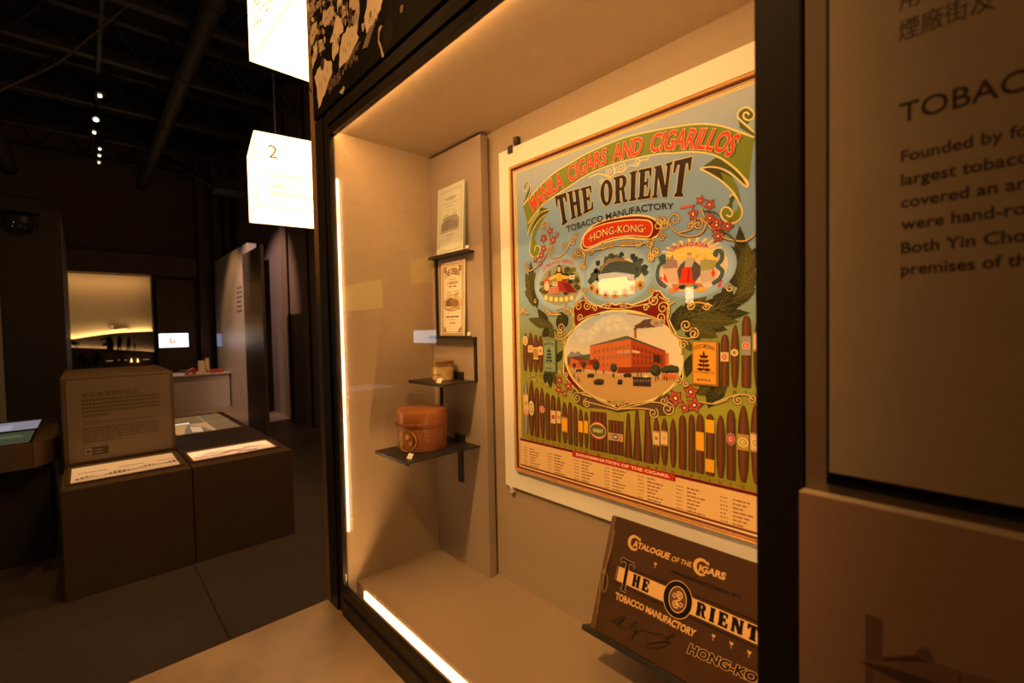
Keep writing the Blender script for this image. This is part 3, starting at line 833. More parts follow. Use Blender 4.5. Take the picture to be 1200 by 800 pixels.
def row(lst, ox, oy, sc):
    for (xt, yt, xb, yb, w, kind, deco, num) in lst:
        t_ = pp(ox + xt / sc, oy + yt / sc); b_ = pp(ox + xb / sc, oy + yb / sc)
        px = ox + (xt + xb) / 2 / sc; py = oy + (yt + yb) / 2 / sc
        hw = (pp(px + w / sc, py)[0] - pp(px - w / sc, py)[0]) / 2
        if kind == 'tube': pt = cigar(t_[0], t_[1], b_[0], b_[1], hw, 'cigar', 8, albw(170, 140, 110), albw(95, 70, 50))
        else: pt = cigar(t_[0], t_[1], b_[0], b_[1], hw, kind)
        for d in deco:
            if d[0] == 'b': band(pt, d[1], hw * 1.04, d[2], d[3], 10, d[4] if len(d) > 4 else None)
            else: seal(pt, d[1], hw * d[2], d[3], d[4], d[5], 10, hw * d[2] * (d[6] if len(d) > 6 else 1))
        if num: A.text(num, b_[0], b_[1] - 0.0135, 0.0062, gdk, 8, 0.02, None, 'c')
row([(75, 35, 80, 460, 18, 'tube', [('b', .44, .036, pale, goldd), ('s', .42, .9, gold, rr_, gold), ('s', .58, .8, rr_, gold, rr_)], ''),
     (118, 35, 122, 470, 20, 'cigar', [('s', .5, 1.05, gold, goldd, gold, 1.9)], '15'),
     (160, 90, 163, 480, 17, 'flat', [], '23'), (200, 92, 208, 488, 18, 'cigar', [('s', .43, 1.1, pale, rr_, pale)], '20'),
     (243, 132, 250, 500, 17, 'flat', [], '6'), (288, 150, 292, 508, 18, 'flat', [('b', .48, .019, pale), ('s', .48, 1.0, pale, rr_, rr_)], '12'),
     (330, 158, 336, 518, 15, 'cigar', [('b', .46, .018, pale), ('s', .46, .9, pale, rr_, pale)], '24'),
     (376, 203, 382, 527, 20, 'cigar', [('b', .55, .022, yel, goldd)], '8'), (420, 205, 424, 537, 16, 'flat', [], '11'),
     (460, 233, 466, 547, 15, 'flat', [], '8'), (503, 255, 507, 557, 16, 'cigar', [('b', .47, .016, yel)], '5'),
     (545, 275, 549, 566, 15, 'cigar', [('b', .43, .017, yel)], '26')], 605, 440, 6.67)
# two bundles
for quad, nn_, kind in ((((12, 75), (132, 85), (143, 400), (10, 375)), 4, 0), (((155, 142), (265, 154), (270, 425), (156, 405)), 4, 1)):
    q = MP(quad, 690, 470, 6.67)
    A.poly([(p[0] + 0.003, p[1] - 0.001) for p in q], albw(70, 70, 14), 7)
    for k in range(nn_):
        a, b = k / nn_, (k + 1) / nn_
        L = lambda u, v: (Vector(q[0]).lerp(Vector(q[1]), u)).lerp(Vector(q[3]).lerp(Vector(q[2]), u), v)
        pa, pm, pb = [(tuple(L(u, 0.0 if u == (a + b) / 2 else .012)), tuple(L(u, 1))) for u in (a, (a + b) / 2, b)]
        A.tri([pa[0], pa[1], pm[0], pm[1], pb[0], pb[1]], [(0, 1, 3, 2), (2, 3, 5, 4)], [browd, browd, brown, brown, browd, browd], 8)
    if kind == 0:
        c0 = L(.5, .5)
        A.ell(c0.x, c0.y + 0.002, 0.027, 0.024, rr_, 10); A.ell(c0.x, c0.y + 0.002, 0.026, 0.021, pale, 11); A.ell(c0.x, c0.y + 0.002, 0.025, 0.017, albw(98, 84, 30), 12)
        A.text('ORIENT', c0.x, c0.y - 0.003, 0.009, gold, 13, 0.02, 0.034, 'c')
    else:
        A.poly([L(-.02, .38), L(1.02, .38), L(1.02, .6), L(-.02, .6)], albw(190, 130, 70), 10)
        c0 = L(.5, .49)
        A.ell(c0.x, c0.y, 0.010, 0.007, albw(60, 100, 110), 12); A.ell(c0.x - .012, c0.y, 0.005, 0.005, goldd, 12, 10); A.ell(c0.x + .012, c0.y - .001, 0.005, 0.005, goldd, 12, 10); A.ell(c0.x, c0.y, 0.005, 0.003, pale, 13, 10)
    A.text('22' if kind == 0 else '21', L(.5, 1).x, L(.5, 1).y - 0.014, 0.0062, gdk, 8, 0.02, None, 'c')
row([(308, 92, 310, 440, 30, 'cone', [], '13'), (375, 65, 380, 460, 33, 'cone', [], '31'), (455, 30, 467, 480, 40, 'cone', [], '30'),
     (527, 125, 530, 487, 24, 'cigar', [('b', .45, .018, pale, goldd), ('s', .45, .62, pale, leafd, pale)], '14'),
     (590, 128, 592, 500, 26, 'cigar', [('b', .43, .018, pale, goldd), ('s', .43, .62, gold, rr_, gold)], '15'),
     (657, 135, 659, 515, 24, 'cigar', [], '10')], 690, 470, 6.67)
row([(93, 168, 93, 468, 20, 'flat', [], '3'), (143, 165, 143, 480, 17, 'flat', [], '10'), (190, 163, 190, 490, 21, 'flat', [('b', .46, .021, yel)], '5'),
     (245, 163, 245, 503, 23, 'flat', [('b', .2, .0145, yel), ('b', .84, .0145, yel)], '6'), (303, 168, 303, 515, 24, 'cigar', [], '22'),
     (360, 138, 360, 527, 24, 'flat', [('s', .42, 1.1, albw(150, 120, 90), rr_, albw(230, 150, 90), 1.35)], '7'),
     (428, 115, 428, 540, 30, 'cigar', [('b', .48, .017, goldd), ('s', .48, .95, gold, goldd, gold)], '12'),
     (494, 110, 500, 550, 27, 'cigar', [('b', .48, .02, pale, goldd), ('s', .48, .9, gold, goldd, gold)], '')], 780, 450, 4.706)
row([(427, 255, 425, 632, 28, 'flat', [('b', .43, .010, pale), ('s', .43, .85, pale, rr_, pale, 1.2)], '15'), (500, 182, 497, 637, 27, 'cigar', [('s', .45, 1.0, gold, pale, leafc)], '25'),
     (582, 118, 580, 640, 33, 'flat', [('b', .42, .020, albw(150, 125, 95)), ('s', .42, .9, pale, rr_, pale, .9)], '7'), (662, 165, 662, 640, 27, 'cigar', [('b', .3, .02, pale, goldd)], '')], 780, 350, 6.154)
row([(90, 285, 90, 540, 15, 'cigar', [('s', .2, 1.05, gold, goldd, pale, 1.4)], '2'), (124, 280, 125, 545, 16, 'cigar', [('b', .42, .012, pale, goldd), ('s', .42, .6, pale, rr_, pale)], '8'),
     (160, 295, 160, 548, 16, 'cigar', [('b', .5, .018, goldd, gold)], '26'), (190, 300, 193, 548, 15, 'cigar', [('b', .42, .013, pale), ('s', .42, .6, pale, leafd, pale)], '20')], 600, 340, 5.71)

# ---- leaf sprays
def spray(lst, ox, oy, sc):
    for (xa, ya, xb, yb, w, c) in lst:
        a = pp(ox + xa / sc, oy + ya / sc); b = pp(ox + xb / sc, oy + yb / sc)
        A.leaf(a, b, w * 0.0026 / sc * 1.0, (leafd, leafc, leafl)[c], 7, (leafc, albw(98, 78, 20), leafc)[c])
spray([(880, 640, 855, 110, 50, 0), (900, 640, 930, 270, 55, 1), (870, 520, 740, 290, 48, 0), (900, 560, 1000, 370, 48, 1), (860, 700, 800, 480, 55, 0), (860, 720, 1000, 530, 60, 1),
       (800, 800, 1010, 700, 55, 1), (780, 800, 690, 700, 40, 0), (780, 800, 600, 780, 40, 0), (960, 500, 1040, 300, 50, 0)], 760, 250, 8)
spray([(150, 160, 640, -40, 60, 0), (160, 130, 480, 30, 55, 1), (200, 130, 615, 100, 42, 0), (190, 150, 535, 165, 40, 1), (180, 160, 450, 225, 42, 0), (170, 170, 380, 280, 48, 1), (120, 140, 300, -30, 50, 1),
       (60, 200, 260, 20, 50, 0), (150, 180, 250, 300, 44, 0), (80, 230, 120, 40, 50, 0), (190, 400, 150, 570, 30, 0), (190, 330, 140, 350, 30, 1),
       (370, 610, 310, 790, 40, 0), (390, 600, 390, 700, 38, 1), (350, 620, 220, 690, 36, 1), (400, 630, 370, 740, 30, 0)], 780, 350, 6.154)
dl_ = 5.71
A.lift = A.lift
spray([(150, 110, 100, -30, 30, 1), (170, 120, 130, -90, 34, 0), (140, 60, 90, -120, 34, 1), (250, 240, 110, 190, 34, 1), (250, 250, 170, 120, 34, 0), (280, 250, 180, 210, 30, 1), (250, 260, 200, 310, 30, 0),
       (300, 270, 240, 310, 30, 1), (330, 280, 330, 130, 44, 0), (370, 240, 320, 150, 40, 0), (300, 480, 340, 400, 24, 0), (250, 540, 260, 660, 26, 0), (270, 550, 300, 640, 24, 1), (230, 540, 220, 630, 22, 0)], 600, 340, dl_)
spray([(190, 700, 175, 440, 38, 1), (170, 720, 140, 560, 34, 1), (190, 760, 220, 540, 36, 1), (180, 800, 120, 720, 30, 1)], 600, 250, 8)

# ---- factory oval and its ornaments
ocx, ocz, orx, orz = -0.687, 1.417, 0.176, 0.119
redbk = MP([(65, 100), (95, 45), (125, 12), (150, 65), (190, 88), (235, 100), (285, 75), (330, 92), (375, 75), (430, 92), (480, 75), (520, 60), (550, 40), (570, 5), (605, 5), (630, 40), (660, 60), (655, 175),
            (705, 270), (735, 330), (747, 430), (748, 575), (705, 590), (640, 640), (350, 720), (100, 640), (30, 560), (5, 520), (8, 330), (25, 285), (75, 225)], 660, 340, 5.33)
A.poly(redbk, red2, 9)
A.stroke(redbk, 0.003, gold, 10, smooth=False, closed=True)
base = MP([(60, 640), (70, 610), (120, 600), (200, 660), (290, 690), (345, 700), (440, 690), (560, 670), (640, 630), (665, 650), (690, 715), (690, 760), (640, 785), (560, 780), (510, 735), (430, 750), (345, 765), (280, 745), (200, 735), (140, 735), (90, 710)], 660, 340, 5.33)
A.poly(base, albw(98, 62, 28), 9)
A.ell(ocx, ocz, orx + 0.006, orz + 0.006, gdk, 11, 64); A.ell(ocx, ocz, orx + 0.0048, orz + 0.0048, gold, 12, 64)
SKIN = albw(214, 160, 98)
# the view: sky, ground
n = 64
pts = [(ocx + orx * cos(2 * pi * k / n), ocz + orz * sin(2 * pi * k / n)) for k in range(n)]
def vcol(p):
    v = (p[1] - ocz) / orz; u = (p[0] - ocx) / orx
    if v > -0.25:
        f = max(0, min(1, (v + 0.2) / 1.1)) * (0.75 - 0.5 * u if u > -0.2 else 0.85)
        a, b = alb(224, 160, 82, .95), alb(140, 130, 96, .9)
    else:
        f = max(0, min(1, (-v - 0.6) / 0.4)); a, b = alb(192, 118, 42, .95), alb(140, 80, 26, .95)
    return tuple(x + (y - x) * f for x, y in zip(a, b))
A.tri([(ocx, ocz)] + pts, [(0, 1 + k, 1 + (k + 1) % n) for k in range(n)], [alb(214, 150, 76, .95)] + [vcol(p) for p in pts], 13)
gq = [p for p in pts if p[1] < ocz - 0.30 * orz]
gq.sort(key=lambda p: p[0])
A.poly([p for p in gq], alb(190, 116, 42, .95), 14)
Q = lambda *l: MP(l, 660, 340, 5.33)
rc = random.Random(5)
for (x, y, r) in ((110, 270, 26), (140, 285, 30), (180, 265, 24), (230, 215, 22), (265, 200, 28), (310, 195, 34), (345, 190, 26), (330, 230, 28), (290, 240, 22), (210, 240, 20), (165, 300, 26), (385, 215, 18), (400, 235, 20), (120, 310, 24)):
    c = pp(660 + x / 5.33, 340 + y / 5.33)
    A.ell(c[0], c[1], r * 0.00085, r * 0.00055, alb(226, 168, 96), 15, 18, rim=alb(196, 156, 96))
A.poly(Q((25, 415), (55, 380), (75, 392), (95, 380), (130, 405), (170, 400), (175, 470), (30, 470)), albw(132, 122, 98), 15)
A.poly(Q((28, 420), (90, 410), (170, 396), (172, 470), (32, 470)), albw(80, 86, 50), 16)
brick = alb(196, 78, 18, .95); brick2 = alb(158, 50, 10, .95); brick3 = alb(112, 34, 6, .95); roof = alb(96, 76, 40)
A.poly(Q((170, 345), (425, 303), (428, 500), (345, 515), (170, 490)), brick, 17)
A.poly(Q((425, 300), (642, 378), (642, 480), (560, 500), (428, 500)), brick2, 17)
A.poly(Q((168, 345), (400, 283), (425, 303), (172, 348)), roof, 18)
A.poly(Q((400, 283), (642, 376), (642, 382), (422, 305)), albw(70, 62, 44), 18)
A.poly(Q((642, 390), (662, 394), (662, 480), (642, 480)), brick, 17)
A.poly(Q((446, 240), (459, 240), (461, 300), (447, 296)), brick2, 17)
A.poly(Q((443, 236), (461, 236), (461, 244), (443, 244)), brick3, 18)
win = albw(90, 62, 44); winl = albw(214, 160, 110)
for r_ in range(3):
    for c_ in range(9):
        u0 = 195 + c_ * 26
        if r_ == 2 and c_ > 5: continue
        yy = 372 + r_ * 42 - c_ * (4.0 if r_ == 0 else 2.4 if r_ == 1 else 0.6)
        A.poly(Q((u0, yy), (u0 + 11, yy - 1.5), (u0 + 11, yy + 21), (u0, yy + 22)), win, 18)
        A.poly(Q((u0 + 4, yy), (u0 + 6, yy), (u0 + 6, yy + 21), (u0 + 4, yy + 21)), winl, 19)
    for c_ in range(8):
        u0 = 440 + c_ * 25
        yy = 345 + r_ * 46 + c_ * (8 - r_ * 3.6)
        A.poly(Q((u0, yy), (u0 + 10, yy + 3), (u0 + 10, yy + 24), (u0, yy + 22)), brick3, 18)
A.poly(Q((342, 378), (420, 374), (420, 390), (342, 392)), albw(215, 150, 95), 20)
A.poly(Q((432, 372), (480, 380), (480, 394), (432, 388)), albw(215, 160, 110), 20)
for k in range(5): A.poly(Q((348 + k * 14, 381), (356 + k * 14, 380), (356 + k * 14, 386), (348 + k * 14, 387)), brick3, 21)
A.poly(Q((40, 460), (345, 482), (345, 512), (180, 495), (40, 480)), albw(200, 84, 30), 19)
A.poly(Q((345, 480), (555, 478), (555, 512), (345, 516)), brick3, 20)
for k in range(14): A.poly(Q((350 + k * 15, 481), (353 + k * 15, 481), (353 + k * 15, 513), (350 + k * 15, 514)), brick2, 21)
A.poly(Q((48, 418), (72, 412), (98, 436), (98, 462), (48, 462)), brick, 19); A.poly(Q((44, 422), (72, 412), (140, 425), (140, 436), (98, 438)), albw(110, 52, 28), 20)
A.poly(Q((100, 438), (225, 432), (225, 470), (100, 468)), brick2, 18); A.poly(Q((170, 435), (205, 428), (228, 445), (228, 460), (165, 460)), brick3, 20)
A.poly(Q((565, 400), (610, 405), (612, 455), (565, 445)), albw(70, 30, 14), 19)
A.poly(Q((620, 512), (708, 520), (705, 556), (620, 556)), brick, 20); A.poly(Q((620, 512), (708, 516), (708, 524), (620, 520)), albw(230, 130, 60), 21)
tree = albw(64, 62, 28); treed = albw(44, 42, 20)
def tree_(x, y, r, yb):
    c = pp(660 + x / 5.33, 340 + y / 5.33)
    A.poly(Q((x - 2, y), (x + 2, y), (x + 2.5, yb), (x - 2.5, yb)), treed, 22)
    A.ell(c[0], c[1], r * 0.00048, r * 0.00046, treed, 23, 14); A.ell(c[0] - r * 0.0001, c[1] + r * 0.00012, r * 0.00034, r * 0.00032, tree, 24, 12)
for a in ((73, 466, 13, 490), (131, 464, 18, 508), (208, 472, 23, 522), (319, 484, 23, 542), (580, 500, 30, 572)): tree_(*a)
for x, y, r in ((650, 495, 20), (680, 490, 22), (705, 492, 18), (630, 500, 14)): tree_(x, y, r, y + 5)
rs = random.Random(3)
for k in range(16):     # chimney smoke
    u = k / 15
    c = pp(660 + (458 + 160 * u) / 5.33, 340 + (228 - 28 * sin(u * 2.0) + rs.uniform(-6, 8)) / 5.33)
    r = 8 + 20 * sin(min(1, u * 1.4) * 1.6) * (1 - 0.6 * u)
    A.ell(c[0], c[1], r * 0.0006, r * 0.00042, albw(62, 36, 22) if u < .7 else albw(120, 84, 56), 22, 14, rim=albw(96, 60, 36) if u < .7 else albw(180, 138, 90))
blk = albw(44, 30, 20)
A.poly(Q((440, 545), (550, 543), (552, 600), (440, 595)), albw(58, 38, 24), 23); A.poly(Q((438, 540), (555, 545), (553, 553), (436, 549)), blk, 24)
for k in range(6): A.poly(Q((448 + k * 17, 556), (459 + k * 17, 556), (459 + k * 17, 572), (448 + k * 17, 572)), albw(120, 88, 56), 24)
A.poly(Q((505, 530), (530, 530), (530, 545), (505, 545)), gold, 23)
for x, y, w, h_ in ((225, 573, 36, 14), (175, 532, 24, 9), (405, 530, 26, 9), (358, 572, 16, 12), (100, 500, 20, 6)):
    c = pp(660 + x / 5.33, 340 + y / 5.33)
    A.ell(c[0], c[1], w * 0.00048, h_ * 0.0005, blk, 23, 12); A.poly(Q((x - w, y + 3), (x - w * .3, y - h_ * 1.5), (x + w * .9, y - h_ * 1.2), (x + w, y + 4)), albw(70, 42, 24), 24)
    for sg in (-.6, .55): 
        c = pp(660 + (x + sg * w) / 5.33, 340 + (y + h_ * .7) / 5.33); A.ell(c[0], c[1], 0.0028, 0.0034, blk, 25, 10)
for x, y in ((72, 528), (100, 555), (315, 530), (595, 540), (635, 545), (650, 548), (470, 522), (490, 520), (256, 505)):
    A.poly(Q((x - 3, y + 14), (x - 3, y - 6), (x, y - 14), (x + 3, y - 6), (x + 3, y + 14)), blk, 23)
    A.poly(Q((x + 2, y + 13), (x + 22, y + 15), (x + 22, y + 17), (x + 2, y + 16)), albw(140, 104, 64), 21)

# ---- gilt scrollwork
def scr(lst, ox, oy, sc, w=0.0026, ly=16, dark=gdk):
    for (x, y, r, turns, a0, sg) in lst:
        c = pp(ox + x / sc, oy + y / sc)
        A.spiral(c[0], c[1], r / sc * 0.00265, turns, radians(a0), sg, w, alb(230, 152, 54), ly, dark)
def vine(pts, ox, oy, sc, w=0.0026, col=None, ly=16, dark=gdk):
    q = MP(pts, ox, oy, sc); col = col or alb(230, 152, 54)
    if dark: A.stroke([(p[0] + 0.0006, p[1] - 0.0008) for p in q], w * 1.9, dark, ly - 1)
    A.stroke(q, w, col, ly, taper=False)
O3 = (660, 340, 5.33)
scr([(95, 100, 30, 1.5, 200, -1), (30, 230, 0, 0, 0, 1), (150, 95, 26, 1.4, 20, -1), (280, 100, 20, 1.5, 0, 1), (380, 100, 20, 1.5, 180, -1), (570, 60, 28, 1.4, 160, 1), (625, 110, 32, 1.5, 340, 1),
     (610, 170, 24, 1.3, 300, 1), (110, 170, 22, 1.3, 240, -1), (88, 670, 30, 1.6, 90, 1), (150, 705, 26, 1.6, 90, 1), (655, 740, 34, 1.7, 90, -1), (565, 765, 28, 1.6, 60, -1), (318, 706, 20, 1.6, 0, 1), (370, 710, 20, 1.6, 180, -1),
     (630, 690, 22, 1.4, 60, -1), (520, 110, 18, 1.3, 0, 1), (200, 115, 18, 1.3, 180, -1)], *O3)
for q in ([(90, 640), (150, 640), (230, 690), (340, 735)], [(130, 690), (230, 715), (340, 745)], [(110, 610), (200, 670), (330, 720)], [(340, 745), (450, 720), (560, 690), (620, 640)], [(345, 735), (470, 700), (600, 700), (680, 730)],
          [(345, 740), (480, 735), (560, 745)], [(66, 230), (60, 160), (80, 90), (130, 60)], [(655, 180), (665, 120), (650, 70), (600, 40)], [(130, 30), (145, 75), (200, 95)], [(595, 20), (560, 70), (500, 90), (430, 100)],
          [(230, 105), (330, 115), (430, 105)], [(100, 190), (160, 160), (230, 145)], [(620, 195), (560, 165), (480, 150), (400, 140)]):
    vine(q, *O3)
A.poly(Q((268, 684), (340, 700), (340, 728), (300, 720)), red2, 12); A.poly(Q((350, 700), (440, 688), (400, 722), (352, 730)), red2, 12)
# scrolls to the left and right of the oval
O8 = (600, 340, 5.71); O2 = (780, 350, 6.154)
scr([(330, 250, 34, 1.6, 200, 1), (380, 130, 36, 1.3, 100, 1), (320, 290, 24, 1.5, 90, -1), (250, 150, 22, 1.4, 100, 1), (300, 150, 18, 1.4, 0, -1), (350, 350, 20, 1.3, 180, -1), (320, 545, 14, 1.4, 90, 1), (365, 560, 18, 1.4, 180, 1), (85, 150, 22, 1.3, 100, 1), (160, 75, 14, 1.0, 60, 1), (155, 600, 14, 1.4, 200, -1)], *O8)
vine([(290, 275), (300, 320), (350, 320), (410, 260), (410, 160), (350, 120), (300, 130)], *O8)
vine([(110, 580), (150, 570), (200, 610), (250, 640)], *O8, w=0.0022); vine([(60, 160), (80, 120), (95, 150), (120, 155)], *O8); vine([(220, 110), (260, 160), (330, 160)], *O8)
scr([(150, 190, 34, 1.6, 340, -1), (205, 250, 30, 1.5, 90, -1), (180, 50, 26, 1.4, 90, -1), (300, 50, 22, 1.4, 180, 1), (130, 330, 26, 1.4, 0, 1), (90, 590, 24, 1.5, 90, -1), (150, 610, 20, 1.3, 90, 1), (525, 730, 26, 1.5, 90, 1), (620, 725, 22, 1.3, 90, -1)], *O2)
vine([(15, 150), (20, 60), (70, 20)], *O2); vine([(15, 150), (50, 240), (120, 280), (190, 280), (225, 245)], *O2); vine([(110, 290), (120, 380), (110, 400)], *O2)
vine([(350, 750), (430, 720), (520, 690), (600, 695), (635, 730)], *O2); vine([(240, 740), (350, 755), (450, 725)], *O2, w=0.0024); vine([(160, 60), (230, 25), (340, 50)], *O2)
# red cartouche
cart = MP([(8, 335), (20, 285), (60, 225), (130, 165), (230, 125), (330, 105), (450, 90), (560, 95), (640, 125), (690, 170), (690, 220), (660, 260), (600, 290), (520, 290), (400, 280), (290, 300), (180, 330), (110, 360), (50, 385), (20, 375)], 680, 240, 7.27)
A.poly(cart, red2, 9); A.stroke(cart, 0.0045, gold, 10, closed=True)
inn = MP([(25, 315), (40, 260), (100, 205), (200, 165), (320, 140), (440, 128), (560, 130), (605, 150), (618, 200), (600, 255), (560, 272), (440, 262), (320, 275), (210, 305), (110, 350), (60, 360), (35, 350)], 680, 240, 7.27)
A.poly(inn, redc, 11); A.stroke(inn, 0.0028, gold, 12, closed=True)
hb = MP([(75, 322), (200, 268), (330, 240), (440, 232), (560, 232)], 680, 240, 7.27); ht = MP([(70, 262), (195, 205), (325, 180), (440, 170), (560, 172)], 680, 240, 7.27)
A.text_path('\u00b7HONG-KONG\u00b7', hb, ht, gdk, 13, 0.02, 0, 0.0015, -0.0015); A.text_path('\u00b7HONG-KONG\u00b7', hb, ht, gold, 14, 0.0)
O6 = (680, 240, 7.27)
scr([(30, 420, 30, 1.5, 90, 1), (90, 400, 26, 1.5, 60, -1), (200, 355, 24, 1.5, 90, 1), (270, 350, 24, 1.5, 180, -1), (370, 335, 24, 1.5, 0, 1), (430, 330, 22, 1.5, 180, -1), (500, 330, 28, 1.5, 120, 1), (600, 330, 34, 1.6, 20, 1), (640, 410, 30, 1.5, 90, -1), (700, 130, 34, 1.4, 120, 1),
     (700, 280, 24, 1.4, 0, 1), (610, 450, 30, 1.4, 90, 1), (30, 530, 26, 1.5, 90, 1)], *O6)
for q in ([(620, 300), (600, 380), (610, 470)], [(20, 390), (40, 450), (30, 550)], [(100, 390), (200, 370), (300, 345), (480, 345), (590, 310)], [(640, 130), (690, 190), (660, 270)]): vine(q, *O6)
O7 = (760, 250, 8)
vine([(150, 50), (190, 90), (270, 180), (380, 215), (490, 190), (540, 110), (500, 50), (440, 60), (440, 130)], *O7); vine([(290, 180), (400, 150), (420, 100), (390, 90)], *O7, w=0.0026)
scr([(250, 60, 50, 1.2, 200, -1), (465, 105, 34, 1.4, 60, -1), (390, 105, 24, 1.2, 60, -1), (160, 110, 36, 1.3, 90, 1), (90, 110, 40, 1.2, 90, -1), (30, 400, 30, 1.3, 90, 1), (770, 700, 30, 1.0, 90, 1), (60, 360, 30, 1.3, 90, -1), (40, 720, 26, 1.3, 90, 1)], *O7)
vine([(500, -40), (540, 60), (600, 150), (720, 230), (880, 260), (960, 230), (1000, 190)], *O7, w=0.0028)
O5 = (600, 250, 8)
vine([(350, 180), (350, 300), (300, 420), (230, 500), (160, 540), (120, 500)], *O5, w=0.0028); vine([(345, 350), (370, 410), (440, 410), (510, 350), (560, 250)], *O5); vine([(280, 140), (300, 85), (340, 90), (350, 150)], *O5, w=0.002)
scr([(380, 335, 36, 1.5, 60, 1), (500, 290, 24, 1.2, 160, 1), (600, 210, 26, 1.2, 60, -1), (570, 260, 36, 1.3, 90, -1), (630, 360, 40, 1.5, 120, 1), (600, 400, 34, 1.4, 90, 1), (670, 500, 34, 1.4, 60, 1), (145, 490, 26, 1.2, 90, 1), (300, 130, 30, 1.3, 90, -1), (680, 720, 24, 1.3, 90, 1)], *O5)
A.spiral(*pp(705, 213), 0.008, 1.4, 0, 1, 0.002, gold, 11); A.spiral(*pp(713, 210), 0.009, 1.5, 1, -1, 0.002, gold, 11)
A.stroke(MP([(0, 780), (80, 750), (150, 740), (260, 770), (310, 700), (330, 650)], 690, 130, 10), 0.0035, gold, 11)
A.stroke(MP([(290, 640), (310, 740)], 690, 130, 10), 0.005, gold, 11)
A.stroke(MP([(310, 720), (400, 710), (480, 640), (560, 640), (620, 580), (690, 570), (705, 540)], 690, 130, 10), 0.003, gold, 11)
for c in ((720, 700, .9, 1), (735, 700, 1.2, -1), (747, 690, .8, 1)):
    pass
A.spiral(*pp(714, 201), 0.011, 1.6, 2, 1, 0.0022, gold, 11); A.spiral(*pp(728, 196.5), 0.013, 1.6, 1, -1, 0.0024, gold, 11); A.spiral(*pp(747, 190), 0.011, 1.5, 3, 1, 0.0022, gold, 11)
for f in ((250, 600, 26), (335, 640, 30), (180, 720, 28), (335, 765, 26), (400, 800, 24)):
    p = pp(790 + f[0] / 8, 160 + f[1] / 8); A.flower(p[0], p[1], f[2] / 8 * 0.0027, 18, f[0])
for f in ((425, 15, 28), (580, 45, 30), (640, 110, 36), (745, 120, 30), (655, 215, 32)):
    p = pp(760 + f[0] / 8, 250 + f[1] / 8); A.flower(p[0], p[1], f[2] / 8 * 0.0027, 18, f[0])
for f in ((360, 165, 26), (300, 235, 30), (390, 250, 28), (300, 330, 26), (280, 395, 26), (225, 430, 22), (270, 470, 20), (425, 195, 16)):
    p = pp(600 + f[0] / 8, 250 + f[1] / 8); A.flower(p[0], p[1], f[2] / 8 * 0.0029, 18, f[0])
for f in ((75, 715, 36), (185, 670, 32), (210, 765, 34), (140, 785, 24)):
    p = pp(780 + f[0] / 6.154, 350 + f[1] / 6.154); A.flower(p[0], p[1], f[2] / 6.154 * 0.0026, 18, f[0])
for f in ((320, 600, 22), (380, 640, 24), (315, 665, 22), (355, 690, 18)):
    p = pp(600 + f[0] / 5.71, 340 + f[1] / 5.71); A.flower(p[0], p[1], f[2] / 5.71 * 0.0028, 18, f[0])
A.stroke(MP([(60, 670), (110, 660), (180, 650)], 790, 160, 8), 0.005, albw(200, 80, 50), 18); A.stroke(MP([(180, 650), (200, 648)], 790, 160, 8), 0.003, leafc, 18)
A.stroke(MP([(280, 700), (380, 710), (430, 750)], 790, 160, 8), 0.0025, leafc, 17); A.stroke(MP([(600, 120), (700, 170), (800, 240), (850, 330)], *O7), 0.003, leafc, 17)

# ---- medallions
def medal(cx_, cy_, rx_, ry_):
    a = pp(cx_, cy_); rx2 = (pp(cx_ + rx_, cy_)[0] - pp(cx_ - rx_, cy_)[0]) / 2; rz2 = (pp(cx_, cy_ - ry_)[1] - pp(cx_, cy_ + ry_)[1]) / 2
    A.ell(a[0], a[1], rx2 * 1.05, rz2 * 1.05, alb(196, 160, 98), 9, 48, rim=alb(162, 146, 104))
    A.halo(a[0], a[1], rx2 * 1.05, rz2 * 1.05, 1.14, alb(162, 146, 104), skyb, 9)
    return a[0], a[1], rx2, rz2
# left: reclining woman with cigar boxes
x, z, rx, rz = medal(656, 331, 26, 29)
A.ell(x, z - rz * .1, rx * .92, rz * .82, albw(112, 106, 52), 11, 32, rim=albw(150, 140, 90))
rl = random.Random(8)
for k in range(26): A.ell(x + rl.uniform(.2, .8) * rx, z + rl.uniform(-.5, .5) * rz, rx * .12, rz * .1, (leafc, leafl, leafd)[k % 3], 12, 8)
for k in range(12): A.ell(x + rl.uniform(-.85, -.4) * rx, z + rl.uniform(-.4, .1) * rz, rx * .13, rz * .1, (leafc, leafl)[k % 2], 12, 8)
W = lambda *l: MP(l, 600, 250, 8)
A.poly(W((425, 500), (440, 480), (460, 490), (470, 540), (490, 570), (480, 600), (400, 600), (395, 570), (420, 550)), albw(40, 24, 14), 13)
A.poly(W((430, 500), (455, 500), (458, 540), (445, 552), (430, 540)), SKIN, 14)
A.poly(W((425, 560), (465, 560), (475, 640), (425, 640)), yel, 14)
A.poly(W((425, 565), (355, 600), (345, 625), (380, 620), (430, 600)), albw(220, 160, 60), 14); A.poly(W((465, 575), (540, 590), (555, 605), (480, 618)), albw(220, 160, 60), 14)
A.poly(W((425, 635), (500, 625), (560, 670), (620, 740), (520, 745), (440, 720)), albw(150, 40, 24), 14); A.poly(W((470, 650), (540, 660), (600, 735), (520, 730)), albw(110, 24, 16), 15)
A.poly(W((385, 640), (430, 642), (430, 680), (385, 678)), albw(226, 180, 120), 16); A.poly(W((395, 650), (420, 651), (420, 665), (395, 664)), rr_, 17)
A.poly(W((540, 580), (590, 575), (588, 612), (545, 620)), albw(232, 200, 150), 15); A.poly(W((552, 590), (575, 587), (575, 600), (555, 604)), rr_, 16)
A.poly(W((345, 690), (440, 680), (450, 760), (340, 755)), albw(170, 80, 50), 14)
for k in range(4): A.poly(W((345, 695 + k * 16), (440, 690 + k * 16), (440, 694 + k * 16), (345, 700 + k * 16)), albw(214, 160, 110), 15)
